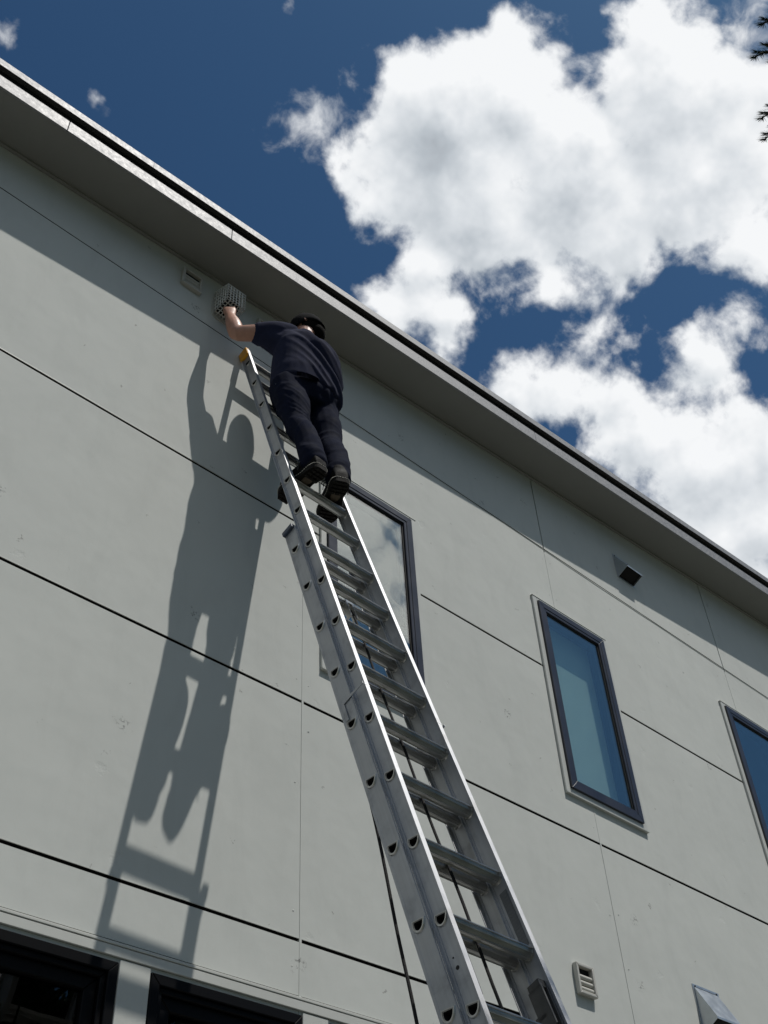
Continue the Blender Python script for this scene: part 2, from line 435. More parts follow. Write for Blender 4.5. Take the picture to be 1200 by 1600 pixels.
# nail heads beside the joints
bm = bmesh.new()
for i in range(2, 6):
    for j in range(len(ZR) - 1):
        z = ZR[j] + 0.12
        while z < ZR[j + 1]:
            for sx in (-0.035, 0.05):
                if random.random() < 0.55 and not any(o[0] - 0.1 < XS[i] + sx < o[1] + 0.1 and o[2] - 0.1 < z < o[3] + 0.1 for o in OPEN):
                    cx, cz = XS[i] + sx + random.uniform(-.006, .006), z + random.uniform(-.03, .03)
                    c = bm.verts.new((cx, -0.0035, cz)); rr = [bm.verts.new((cx + 0.005 * math.cos(q * 1.047), -0.0012, cz + 0.005 * math.sin(q * 1.047))) for q in range(6)]
                    for q in range(6): bm.faces.new((c, rr[q], rr[(q + 1) % 6]))
            z += 0.32
o = obj("nail_heads", bm, M_WALL, house); o['kind'] = 'stuff'

# ledge and casing over the lower windows
bm = bmesh.new()
box(bm, -4.2, 12.6, -0.014, 0.0, 3.2625, 3.2745); box(bm, -4.2, 12.6, -0.012, 0.0, 3.222, 3.2600)
bev(bm, 0.002)
obj("ledge_trim", bm, M_TRIM, house)
for k in range(len(LOW) - 1):
    a, b = LOW[k][1], LOW[k + 1][0]
    obj("pillar_trim", boxes((a + 0.004, b - 0.004, -0.008, 0.0, 1.0, 3.218), bevel=0.002), M_TRIM, house)

# eave: soffit, fascia boards, roof
E0, E1 = -4.8, 13.2
def sl(v): return Vector((v.x, v.y, v.z + SL * v.x))
Zs = 7.518
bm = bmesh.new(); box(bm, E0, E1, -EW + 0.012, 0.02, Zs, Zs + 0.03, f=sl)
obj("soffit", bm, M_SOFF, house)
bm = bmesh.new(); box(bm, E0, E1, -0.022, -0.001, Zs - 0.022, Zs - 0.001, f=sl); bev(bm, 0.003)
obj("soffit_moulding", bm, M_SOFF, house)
fx = [E0, -2.0, 0.95, 2.12, 5.1, 8.2, 11.0, E1]
for a, b in zip(fx, fx[1:]):
    bm = bmesh.new(); box(bm, a + 0.0015, b - 0.0015, -EW, -EW + 0.014, Zs - 0.012, Zs + 0.095, f=sl); bev(bm, 0.002)
    obj("fascia_board", bm, M_FASC, house)
bm = bmesh.new(); box(bm, E0, E1, -EW + 0.018, -0.05, Zs + 0.031, Zs + 0.17, f=sl)
obj("roof_edge", bm, M_DARK, house)
ex = [E0, -1.4, 1.5, 4.5, 7.5, 10.5, E1]
for a, b in zip(ex, ex[1:]):
    bm = bmesh.new()
    box(bm, a + 0.001, b - 0.001, -EW - 0.020, -EW - 0.018, Zs + 0.160, Zs + 0.222, f=sl)
    box(bm, a + 0.001, b - 0.001, -EW - 0.0175, 0.0, Zs + 0.2195, Zs + 0.222, f=sl)
    obj("drip_edge", bm, M_FASC, house)
bm = bmesh.new(); box(bm, E0, E1, -EW - 0.01, 8.4, Zs + 0.171, Zs + 0.218, f=sl)
obj("roof", bm, M_ROOF, house)


def ring(bm, x0, x1, z0, z1, w, y0, y1, f=None):
    """mitred picture frame"""
    o = [(x0, z0), (x1, z0), (x1, z1), (x0, z1)]; i = [(x0 + w, z0 + w), (x1 - w, z0 + w), (x1 - w, z1 - w), (x0 + w, z1 - w)]
    for k in range(4):
        a, b = k, (k + 1) % 4
        pr = [o[a], o[b], i[b], i[a]]
        fr = [bm.verts.new((p[0], y0, p[1])) for p in pr]; bk = [bm.verts.new((p[0], y1, p[1])) for p in pr]
        bm.faces.new(fr); bm.faces.new(list(reversed(bk)))
        for q in range(4): bm.faces.new((fr[q], bk[q], bk[(q + 1) % 4], fr[(q + 1) % 4]))
    bmesh.ops.recalc_face_normals(bm, faces=bm.faces)


def upper_window(x0, x1, z0, z1, blind):
    bm = bmesh.new(); ring(bm, x0, x1, z0, z1, 0.048, -0.032, 0.03); bev(bm, 0.002)
    w = obj("window", bm, M_FRAME, house)
    bm = bmesh.new(); ring(bm, x0 + 0.0485, x1 - 0.0485, z0 + 0.0485, z1 - 0.0485, 0.022, -0.0285, 0.028); bev(bm, 0.0015)
    obj("sash", bm, M_FRAME, w)
    bm = bmesh.new(); ring(bm, x0 + 0.0710, x1 - 0.0710, z0 + 0.0710, z1 - 0.0710, 0.0095, -0.016, 0.02)
    obj("glazing_bead", bm, M_RUBBER, w)
    obj("pane", boxes((x0 + 0.080, x1 - 0.080, -0.012, -0.008, z0 + 0.080, z1 - 0.080)), M_GLASS, w)
    bm = bmesh.new()
    t = 0.046
    box(bm, x0 - t, x0 - 0.0005, -0.017, -0.0005, z0 - 0.034, z1 + 0.03); box(bm, x1 + 0.0005, x1 + t, -0.017, -0.0005, z0 - 0.034, z1 + 0.03)
    box(bm, x0, x1, -0.017, -0.0005, z1 + 0.0005, z1 + 0.03); bev(bm, 0.003)
    obj("casing", bm, M_TRIM, w)
    obj("head_flashing", boxes((x0 - t - 0.006, x1 + t + 0.008, -0.020, -0.0005, z1 + 0.0305, z1 + 0.0345), bevel=0.001), M_TRIM, w)
    obj("sill", boxes((x0 - t + 0.0, x1 + t + 0.006, -0.021, -0.0005, z0 - 0.044, z0 - 0.0345), (x0 + 0.001, x1 - 0.001, -0.018, 0.0, z0 - 0.034, z0 - 0.0005), bevel=0.002), M_TRIM, w)
    if blind:
        obj("blind", boxes((x0 + 0.05, x1 - 0.05, 0.100, 0.103, z0 + 0.05, z1 - 0.05)), M_BLIND, w)
    return w


for k, (a, b, c, d) in enumerate(UPW): upper_window(a, b, c, d, k == 1)
for (a, b, c, d) in LOW:
    bm = bmesh.new(); ring(bm, a, b, c, d, 0.040, -0.010, 0.09); ring(bm, a + 0.0405, b - 0.0405, c + 0.0405, d - 0.0405, 0.022, 0.004, 0.088); bev(bm, 0.003)
    w = obj("window", bm, M_FRAMEB, house)
    bm = bmesh.new(); ring(bm, a + 0.063, b - 0.063, c + 0.063, d - 0.063, 0.05, 0.022, 0.085); bev(bm, 0.004)
    obj("sash", bm, M_FRAMEB, w)
    obj("pane", boxes((a + 0.112, b - 0.112, 0.045, 0.049, c + 0.112, d - 0.112)), M_GLASSD, w)
    obj("muntin", boxes(((a + b) / 2 - 0.02, (a + b) / 2 + 0.02, 0.30, 0.33, c, d), (a + 0.02, b - 0.02, 0.30, 0.33, d - 0.42, d - 0.38)), M_BLIND, w)

# ------------------------------------------------------------------ vents
def louvre_vent(x, z, w=0.15, h=0.165):
    v = empty("louvre_vent", (x, 0, z))
    bm = bmesh.new(); ring(bm, -w / 2, w / 2, -h / 2, h / 2, 0.018, -0.030, -0.001); bev(bm, 0.004, 2)
    obj("frame", bm, M_VENT, v)
    obj("back_plate", boxes((-w / 2 + 0.016, w / 2 - 0.016, -0.004, -0.0015, -h / 2 + 0.016, h / 2 - 0.016)), M_DARK, v)
    n = 4; sh = (h - 0.038) / n
    me = None
    for k in range(n - 0):
        if k == n - 1: break
        zz = -h / 2 + 0.020 + sh * k
        if me is None:
            bm = bmesh.new(); seg = 7; prof = [(-0.0040, 0.0)]
            for q in range(seg + 1):
                a = q / seg; prof.append((-0.010 - 0.013 * math.sin(math.pi * min(1, a * 0.92 + 0.08)) ** 0.7, 0.001 + (sh - 0.004) * a))
            prof.append((-0.0040, sh - 0.003))
            r = []
            for (y, zq) in prof: r.append([bm.verts.new((xx, y, zq)) for xx in (-w / 2 + 0.019, w / 2 - 0.019)])
            for q in range(len(prof) - 1): bm.faces.new((r[q][0], r[q][1], r[q + 1][1], r[q + 1][0]))
            bmesh.ops.recalc_face_normals(bm, faces=bm.faces)
            s = obj("slat", bm, M_VENT, v); me = s.data
        else:
            s = bpy.data.objects.new("slat", me); COL.objects.link(s); s.parent = v
        s.location = (0, 0, zz)
    return v


v1 = tag(louvre_vent(4.978, 3.806), "small pale louvred vent in full sun beside the ladder, low on the wall", "vent", "square louvred wall vents")
v2 = tag(copy_tree(v1), "shaded louvred vent under the eave, left of the wire vent cage", "vent", "square louvred wall vents"); v2.location = (2.055, 0, 7.500)
v3 = tag(copy_tree(v1), "shaded louvred vent under the eave, half hidden behind the man's shoulder", "vent", "square louvred wall vents"); v3.location = (2.655, 0, 7.50)


def hood(x0, x1, zt, zb, p, zf, m, label):
    h = empty("vent_hood", ((x0 + x1) / 2, 0, zb)); ox, oz = (x0 + x1) / 2, zb
    T = lambda a, b, c: (a - ox, b, c - oz)
    bm = bmesh.new(); th = 0.002
    tl, tr = T(x0, -0.004, zt), T(x1, -0.004, zt)
    fl, fr = T(x0, -p, zf), T(x1, -p, zf)
    fl2, fr2 = T(x0, -p, zf - 0.012), T(x1, -p, zf - 0.012)
    bl, br = T(x0, -0.004, zb), T(x1, -0.004, zb)
    V = [bm.verts.new(q) for q in (tl, tr, fl, fr, fl2, fr2, bl, br)]
    bm.faces.new((V[0], V[2], V[3], V[1])); bm.faces.new((V[2], V[4], V[5], V[3]))
    bm.faces.new((V[0], V[6], V[4], V[2])); bm.faces.new((V[1], V[3], V[5], V[7]))
    bmesh.ops.recalc_face_normals(bm, faces=bm.faces)
    bmesh.ops.solidify(bm, geom=list(bm.faces), thickness=-th)
    obj("cover", bm, m, h)
    bm = bmesh.new()
    ring(bm, x0 - ox - 0.014, x1 - ox + 0.014, zb - oz - 0.010, zt - oz + 0.020, 0.014, -0.004, -0.0008)
    obj("flange", bm, m, h)
    obj("opening", boxes((x0 - ox + 0.003, x1 - ox - 0.003, -0.003, -0.001, 0.002, zt - oz)), M_DARK, h)
    for sx in (x0 - ox + 0.012, x1 - ox - 0.012):
        bm = bmesh.new(); tube(bm, [(sx, -0.004, zt - oz + 0.009), (sx, -0.008, zt - oz + 0.009)], 0.005, 8)
        obj("screw", bm, M_RUBBER, h)
    # damper flap inside, painted black, almost closing the mouth
    bm = bmesh.new(); V = [bm.verts.new(q) for q in ((x0 - ox + 0.004, -0.006, 0.016), (x1 - ox - 0.004, -0.006, 0.016), (x1 - ox - 0.004, -p + 0.006, zf - zb + 0.004), (x0 - ox + 0.004, -p + 0.006, zf - zb + 0.004))]
    bm.faces.new(V); obj("damper", bm, M_DARK, h)
    return tag(h, label, "vent hood", "sheet metal vent hoods")


hood(6.405, 6.607, 7.705, 7.475, 0.105, 7.535, M_SHEET, "small vent hood with a black mouth high on the wall, just under the eave")
hood(6.078, 6.325, 4.030, 3.760, 0.110, 3.830, M_SHEET, "larger bright metal vent hood low on the wall, cut by the bottom edge")


def cage():
    x0, x1 = 2.242, 2.378; c = empty("vent_cage", (2.31, 0, 7.34)); P = 0.150
    def T(a, b, z): return (a - 2.31, b, z - 7.34)
    zt = lambda y: 7.565 + (7.500 - 7.565) * (-y / P); zb = 7.340
    fz = 0.0050
    def bar(bm, a, b, w=fz):
        a, b = Vector(a), Vector(b); d = (b - a).normalized(); s = d.orthogonal().normalized(); u = d.cross(s)
        q = [[bm.verts.new(p + s * i * w / 2 + u * j * w / 2) for i, j in ((-1, -1), (1, -1), (1, 1), (-1, 1))] for p in (a, b)]
        for k in range(4): bm.faces.new((q[0][k], q[0][(k + 1) % 4], q[1][(k + 1) % 4], q[1][k]))
        bm.faces.new(q[0][::-1]); bm.faces.new(q[1])
    bm = bmesh.new(); n = 6
    for k in range(n + 1):
        x = x0 + (x1 - x0) * k / n; bar(bm, T(x, -P, zb), T(x, -P, 7.5)); z = zb + (7.5 - zb) * k / n; bar(bm, T(x0, -P, z), T(x1, -P, z))
    obj("front_grille", bm, M_CAGE, c)
    for x in (x0, x1):
        bm = bmesh.new()
        for k in range(n + 1):
            y = -P * k / n; bar(bm, T(x, y, zb), T(x, y, zt(y))); f = k / n
            bar(bm, T(x, -0.003, zb + (7.565 - zb) * f), T(x, -P, zb + (7.5 - zb) * f))
        obj("side_grille", bm, M_CAGE, c)
    bm = bmesh.new()
    for k in range(n + 1):
        y = -P * k / n; bar(bm, T(x0, y, zb), T(x1, y, zb)); x = x0 + (x1 - x0) * k / n; bar(bm, T(x, -0.003, zb), T(x, -P, zb))
    obj("bottom_grille", bm, M_CAGE, c)
    bm = bmesh.new()
    V = [bm.verts.new(T(*q)) for q in ((x0 - .004, 0, 7.568), (x1 + .004, 0, 7.568), (x1 + .004, -P - .004, 7.502), (x0 - .004, -P - .004, 7.502))]
    bm.faces.new(V); bmesh.ops.solidify(bm, geom=list(bm.faces), thickness=0.012)
    obj("top_cover", bm, M_CAGE, c)
    bm = bmesh.new()
    n2 = 18; R = 0.062
    tube(bm, [T(2.31, -0.001, 7.43), T(2.31, -0.05, 7.43)], R, 20)
    obj("duct_flap", bm, M_STICK, c)
    obj("inner_hood", boxes((x0 - 2.31 + .02, x1 - 2.31 - .02, -P + 0.035, -0.009, 0.02, 0.15)), M_DARK, c)
    bm = bmesh.new(); pr = []
    for k in range(24):
        a = 2 * math.pi * k / 24; cx, sx = math.cos(a), math.sin(a); e = 0.45
        pr.append((2.312 + 0.088 * math.copysign(abs(cx) ** e, cx), 7.43 + 0.125 * math.copysign(abs(sx) ** e, sx)))
    f = [bm.verts.new(T(a, -0.008, z)) for a, z in pr]; g_ = [bm.verts.new(T(a, -0.0008, z)) for a, z in pr]
    bm.faces.new(f[::-1])
    for k in range(24): bm.faces.new((f[k], f[(k + 1) % 24], g_[(k + 1) % 24], g_[k]))
    obj("wall_plate", bm, M_VENT, c)
    return tag(c, "pale wire mesh cage over the vent the man is reaching for", "vent cage")


cage()

# ------------------------------------------------------------------ extension ladder
P0 = Vector((2.47102504, -0.09671874, 6.93422227))
dL = Vector((-0.03654283, -0.32631306, -0.94455514)); eL = Vector((0.99933209, -0.01193237, -0.03453979)); nL = Vector((0.0, -0.945186439, 0.326531157))
BOW = 0.02155
def L(s, w, o): return P0 + dL * s + eL * w + nL * (o - BOW * math.sin(math.pi * min(1, max(0, (s + .1) / 7.2))))
STEP = 0.3048; WR = 0.374
# brushed and weathered aluminium
def alu_extra(t, b, co):
    geo = t.n('ShaderNodeNewGeometry').outputs['Position']
    sv = t.n('ShaderNodeCombineXYZ')
    for i, (vec, k) in enumerate(((dL, 1.6), (eL, 40.0), (nL, 90.0))):
        t.link(t.math('MULTIPLY', t.vmath('DOT_PRODUCT', geo, tuple(vec)), k), sv.inputs[i])
    st = t.noise(sv.outputs[0], 1.0, 5, 0.6)
    sm = t.noise(geo, 9.0, 6, 0.65)
    base = b.inputs['Base Color'].links[0].from_socket
    c = t.mix(t.smooth(st.outputs['Fac'], 0.3, 0.75, 0, 0.35), base, (0.30, 0.30, 0.31, 1))
    c = t.mix(t.smooth(sm.outputs['Fac'], 0.5, 0.72, 0, 0.45), c, (0.24, 0.235, 0.23, 1))
    t.link(c, b.inputs['Base Color'])
    t.link(t.smooth(sm.outputs['Fac'], 0.3, 0.7, 0.46, 0.60), b.inputs['Roughness'])
M_ALU = mat("brushed_aluminium", (0.45, 0.46, 0.475), 0.5, metallic=0.8, var=0.05, vscale=8, aniso=0.45, tangent=dL, extra=alu_extra)
M_ALU2 = mat("rung_aluminium", (0.50, 0.50, 0.49), 0.34, metallic=0.9, var=0.12, vscale=12, aniso=0.5, tangent=eL)

ladder = tag(empty("extension_ladder", L(7.34, WR / 2, -0.09)), "tall aluminium extension ladder leaning against the pale wall", "ladder")
LAD0 = ladder.location.copy()
def lobj(name, bm, m, parent=None, smooth=False):
    for v in bm.verts: v.co -= LAD0
    return obj(name, bm, m, parent or ladder, smooth)
def so(h, v): return (0.32631 * h - 0.94456 * v, 0.94519 * h + 0.32653 * v)     # level/plumb -> along/out of the ladder
def dshape(k=1.0, n=12, flat=0.0140, r=0.0215, dp=0.0190):
    pts = []
    for q in range(n + 1):
        a = math.pi * q / n; pts.append((-r * k * math.cos(a), flat * k - (flat + dp) * k * math.sin(a) ** 0.9))
    return pts


def rail(name, s0, s1, w, oc, hd, fr, bk, holes):
    bm = bmesh.new(); th = 0.0028
    cuts = [s0] + [(a + b) / 2 for a, b in zip(holes, holes[1:])] + [s1]
    for side in (-1, 1):
        ww = w + side * th / 2
        for hs, c0, c1 in zip(holes, cuts, cuts[1:]):
            outer = [(c0, oc - hd), (c1, oc - hd), (c1, oc + hd), (c0, oc + hd)]
            hole = [(hs + a, oc + b) for a, b in (so(*p) for p in dshape(0.93))]
            allp = outer + hole
            tris = tessellate_polygon([[Vector((a, b, 0)) for a, b in outer], [Vector((a, b, 0)) for a, b in hole]])
            vv = [bm.verts.new(L(a, ww, b)) for a, b in allp]
            for t_ in tris:
                try: bm.faces.new([vv[i] for i in t_])
                except ValueError: pass
    n = int((s1 - s0) / 0.15) + 1
    def sweep(w0, w1, o0, o1):
        prev = None
        for q in range(n + 1):
            s = s0 + (s1 - s0) * q / n
            r = [bm.verts.new(L(s, a, b)) for a, b in ((w0, o0), (w1, o0), (w1, o1), (w0, o1))]
            if prev:
                for k in range(4): bm.faces.new((prev[k], prev[(k + 1) % 4], r[(k + 1) % 4], r[k]))
            else: bm.faces.new(r[::-1])
            prev = r
        bm.faces.new(prev)
    sweep(w + fr[0], w + fr[1], oc + hd - 0.003, oc + hd)
    sweep(w + bk[0], w + bk[1], oc - hd, oc - hd + 0.003)
    f0, f1 = max(-0.0045, fr[0]), min(0.0045, fr[1])
    sweep(w + f0, w + f1, oc + hd - 0.011, oc + hd - 0.0031)       # fillets beside the flanges
    f0, f1 = max(-0.0045, bk[0]), min(0.0045, bk[1])
    sweep(w + f0, w + f1, oc - hd + 0.0031, oc - hd + 0.011)
    bmesh.ops.recalc_face_normals(bm, faces=bm.faces)
    return lobj(name, bm, M_ALU)


FLY = [k * STEP for k in range(0, 17)]
BAS0 = 6.915 * STEP
BASE = [BAS0 + k * STEP for k in range(0, 17)]
FO, BO, FH, BH = 0.0008, -0.0695, 0.0352, 0.0360
BW = 0.0195                                   # the base section is wider by this on each side
for w in (0.0, WR):
    rail("fly_rail", -0.155, FLY[-1] + 0.15, w, FO, FH, (-0.0108, 0.0108), (-0.0125, 0.0125), FLY)
    lip, flg = ((-0.0022, 0.005), (-0.0022, 0.024)) if w == 0 else ((-0.005, 0.0022), (-0.024, 0.0022))
    rail("base_rail", BAS0 - 0.165, 7.30, w + (BW if w else -BW), BO, BH, lip, flg, BASE)


def rung_mesh(wa, wb):
    bm = bmesh.new()
    def ringv(k, w): return [bm.verts.new(dL * s + nL * o + eL * w) for s, o in (so(*p) for p in dshape(k))]
    w0, w1 = wa - 0.0045, wb + 0.0045
    a = ringv(1.0, w0); b = ringv(1.0, w1); c = ringv(0.86, w0); d = ringv(0.86, w1)
    n = len(a)
    for k in range(n):
        q = (k + 1) % n
        bm.faces.new((a[k], a[q], b[q], b[k])); f = bm.faces.new((c[q], c[k], d[k], d[q])); f.material_index = 1
        bm.faces.new((a[q], a[k], c[k], c[q])); bm.faces.new((b[k], b[q], d[q], d[k]))
    for wc in (wa + 0.03, wb - 0.03):
        f = bm.faces.new(ringv(0.859, wc)); f.material_index = 1  # inner faces and plugs coloured black in place of the shade inside
    for wc, sg in ((wa, -1), (wa, 1), (wb, -1), (wb, 1)):
        i0 = ringv(1.0, wc + sg * 0.0015); o0 = ringv(1.32, wc + sg * 0.0015); i1 = ringv(1.0, wc + sg * 0.0062); o1 = ringv(1.20, wc + sg * 0.0062)
        for k in range(n):
            q = (k + 1) % n
            bm.faces.new((o0[k], o0[q], o1[q], o1[k])); bm.faces.new((o1[k], o1[q], i1[q], i1[k]))
    bmesh.ops.recalc_face_normals(bm, faces=bm.faces)
    def rib(h, v, dh, dv, wd):           # a long rib standing on the profile at (h, v), pointing (dh, dv)
        q = []
        for w in (wa + 0.009, wb - 0.009):
            for a_, b_ in ((-wd, -0.001), (wd, -0.001), (wd * 0.6, 0.0034), (-wd * 0.6, 0.0034)):
                s, o = so(h - dv * a_ + dh * b_, v + dh * a_ + dv * b_); q.append(bm.verts.new(dL * s + nL * o + eL * w))
        fs = [bm.faces.new((q[k], q[(k + 1) % 4], q[4 + (k + 1) % 4], q[4 + k])) for k in range(4)] + [bm.faces.new(q[:4]), bm.faces.new(q[4:])]
        bmesh.ops.recalc_face_normals(bm, faces=fs)
    for h in (-0.018, -0.0108, -0.0036, 0.0036, 0.0108, 0.018): rib(h, 0.0140, 0, 1, 0.0019)      # serrated tread
    for al in (28, 62, 118, 152):                                                              # ribs round the belly
        a_ = math.radians(al); rib(-0.0215 * math.cos(a_), 0.014 - 0.033 * math.sin(a_) ** 0.9, -math.cos(a_), -math.sin(a_), 0.0016)
    rib(0.0212, 0.0115, 1, 0, 0.0024); rib(-0.0212, 0.0115, -1, 0, 0.0024)
    return bm


for lst, oc, wa, wb in ((FLY, FO, 0.0, WR), (BASE, BO, -BW, WR + BW)):
    r0 = obj("rung", rung_mesh(wa, wb), [M_ALU2, M_DARK], ladder)
    for k, s in enumerate(lst):
        r = r0 if k == 0 else r0.copy()
        if k: COL.objects.link(r); r.parent = ladder
        r.location = L(s, 0, oc) - LAD0

def lbox(bm, s0, s1, w0, w1, o0, o1):
    box(bm, s0, s1, w0, w1, o0, o1, f=lambda v: L(v.x, v.y, v.z))
for w in (0.0, WR):
    bm = bmesh.new(); lbox(bm, -0.185, -0.085, w - 0.0175, w + 0.0125, -0.043, FH - 0.0005); bev(bm, 0.006, 2)
    lobj("end_cap", bm, M_YEL)
    bm = bmesh.new(); wB = w + (BW if w else -BW)
    bm = bmesh.new(); lbox(bm, BAS0 - 0.185, BAS0 - 0.155, wB - 0.016, wB + 0.016, BO - BH - 0.003, BO + BH - 0.004); bev(bm, 0.004, 2)
    lobj("end_cap", bm, M_BLUE)
    bm = bmesh.new(); lbox(bm, 7.24, 7.38, wB - 0.03, wB + 0.03, BO - 0.06, BO + 0.06); bev(bm, 0.008)
    lobj("rubber_foot", bm, M_RUBBER)
    # interlock straps: one wraps the fly rail from the base rail
    bm = bmesh.new(); sg = -1 if w == 0 else 1
    wo = wB + sg * 0.0045; lo_, hi_ = min(wo, wo + sg * 0.002), max(wo, wo + sg * 0.002)
    lbox(bm, 3.20, 3.212, lo_, hi_, BO - 0.015, FH + 0.004)
    lbox(bm, 3.212, 3.30, lo_, hi_, BO - 0.020, BO - 0.004)
    lbox(bm, 3.20, 3.206, w - 0.0128, w + 0.0128, FH + 0.0003, FH + 0.0014)
    lobj("guide_bracket", bm, M_ALU)
    # rung lock near the foot of the fly section
    bm = bmesh.new(); si = 1 if w == 0 else -1; wa = w + si * 0.004; wb = w + si * 0.036
    sA = 4.375
    lbox(bm, sA, sA + 0.03, min(wa, wb), max(wa, wb), -0.03, 0.02)
    lbox(bm, sA + 0.02, sA + 0.155, min(wb - si * .006, wb), max(wb - si * .006, wb), -0.035, 0.022)
    lbox(bm, sA + 0.02, sA + 0.155, min(wa, wa + si * .006), max(wa, wa + si * .006), -0.035, 0.022)
    lbox(bm, sA + 0.10, sA + 0.12, min(wa, wb), max(wa, wb), -0.045, 0.0); bev(bm, 0.002)
    lobj("rung_lock", bm, M_LOCK)
# ribbed instruction plate inside the right fly rail
bm = bmesh.new(); lbox(bm, 4.02, 4.24, WR - 0.0026, WR - 0.0018, -0.012, 0.020)
for k in range(17): lbox(bm, 4.027 + k * 0.0125, 4.033 + k * 0.0125, WR - 0.0034, WR - 0.0026, -0.010, 0.018)
lobj("ribbed_plate", bm, M_STICK)
# rivet holes on the left fly rail
bm = bmesh.new()
for s, o, r in ((4.40, -0.006, 0.003), (4.435, -0.003, 0.0065)):
    tube(bm, [L(s, -0.0012, o), L(s, -0.0024, o)], r, 10)
lobj("rivet", bm, M_RUBBER)
# pulley and ropes
bm = bmesh.new(); lbox(bm, BASE[0] + 0.30, BASE[0] + 0.42, 0.170, 0.178, -0.065, -0.035); lbox(bm, BASE[0] + 0.30, BASE[0] + 0.42, 0.204, 0.212, -0.065, -0.035); lbox(bm, BASE[0] + 0.29, BASE[0] + 0.32, 0.170, 0.212, -0.10, -0.035); bev(bm, 0.002)
lobj("pulley", bm, M_ALU2)
bm = bmesh.new()
pts = [L(2.47, 0.19, -0.045), L(2.50, 0.195, -0.043)] + [L(2.5 + 0.1 * k, 0.196 + 0.004 * math.sin(k * 0.9), -0.0425) for k in range(1, 46)]
tube(bm, pts, 0.0052, 8)
lobj("rope", bm, M_ROPE, smooth=True)
bm = bmesh.new()
pts = [L(2.55, 0.20, -0.11), L(2.9, 0.10, -0.13), Vector((2.385, -1.05, 3.75)), Vector((2.37, -1.165, 3.30)), Vector((2.365, -1.235, 2.95)), Vector((2.36, -1.30, 2.66)), Vector((2.36, -1.42, 2.0)), Vector((2.37, -1.5, 1.2))]
def catmull(p, n=8):
    p = [Vector(q) for q in p]; out = []
    for i in range(len(p) - 1):
        a, b, c, d = p[max(i - 1, 0)], p[i], p[i + 1], p[min(i + 2, len(p) - 1)]
        for k in range(n):
            t = k / n; out.append(0.5 * ((2 * b) + (c - a) * t + (2 * a - 5 * b + 4 * c - d) * t * t + (3 * b - a - 3 * c + d) * t ** 3))
    out.append(p[-1]); return out
tube(bm, catmull(pts), 0.0055, 8)
lobj("rope", bm, M_ROPE, smooth=True)

# ------------------------------------------------------------------ the man
def loft(bm, secs, n=20, power=2.0):
    """secs: (centre, x-axis, y-axis) with half widths included; closed ends"""
    rings = []
    for c, ax, ay in secs:
        c, ax, ay = Vector(c), Vector(ax), Vector(ay); r = []
        for k in range(n):
            a = 2 * math.pi * k / n; ca, sa = math.cos(a), math.sin(a); e = 2.0 / power
            r.append(bm.verts.new(c + ax * math.copysign(abs(ca) ** e, ca) + ay * math.copysign(abs(sa) ** e, sa)))
        rings.append(r)
    for a, b in zip(rings, rings[1:]):
        for k in range(n): bm.faces.new((a[k], a[(k + 1) % n], b[(k + 1) % n], b[k]))
    bm.faces.new(rings[0][::-1]); bm.faces.new(rings[-1])


def limb(bm, pts, radii, n=14, sub=6):
    """smooth tapered tube with rounded ends"""
    pp = catmull(pts, sub); rr = []
    for i in range(len(pts) - 1):
        for k in range(sub):
            t = k / sub; t = t * t * (3 - 2 * t); rr.append(radii[i] * (1 - t) + radii[i + 1] * t)
    rr.append(radii[-1])
    d0 = (pp[0] - pp[1]).normalized(); d1 = (pp[-1] - pp[-2]).normalized()
    pp = [pp[0] + d0 * rr[0] * 0.55] + pp + [pp[-1] + d1 * rr[-1] * 0.55]; rr = [rr[0] * 0.6] + rr + [rr[-1] * 0.6]
    tube(bm, pp, rr, n)


def ball(bm, c, r, seg=18, ax=None):
    mt = Matrix.Translation(Vector(c)) @ (ax.to_4x4() if ax else Matrix()) @ Matrix.Diagonal((*r, 1))
    bmesh.ops.create_uvsphere(bm, u_segments=seg, v_segments=seg // 2, radius=1, matrix=mt)


def fuse(bm, voxel, smooth_it=4):
    bmesh.ops.recalc_face_normals(bm, faces=bm.faces)
    me = bpy.data.meshes.new("tmp"); bm.to_mesh(me); bm.free()
    o = bpy.data.objects.new("tmp", me); COL.objects.link(o)
    md = o.modifiers.new("r", 'REMESH'); md.mode = 'VOXEL'; md.voxel_size = voxel; md.adaptivity = 0
    ms = o.modifiers.new("s", 'SMOOTH'); ms.iterations = smooth_it; ms.factor = 0.5
    dg = bpy.context.evaluated_depsgraph_get()
    m2 = bpy.data.meshes.new_from_object(o.evaluated_get(dg))
    bpy.data.objects.remove(o); bpy.data.meshes.remove(me)
    b2 = bmesh.new(); b2.from_mesh(m2); bpy.data.meshes.remove(m2); b2.normal_update()
    return b2


def wrinkle(bm, fn):
    bm.normal_update(); mv = [(v, v.normal * fn(v.co, v.normal)) for v in bm.verts]
    for v, d in mv: v.co += d


def ridge(p, sx, sy, sz, seed):
    q = Vector((p.x * sx, p.y * sy, p.z * sz + seed)); q += Vector((noise.noise(q * 0.5), noise.noise(q * 0.5 + Vector((5, 0, 0))), 0)) * 0.8
    return 1 - abs(noise.noise(q)) * 2.2


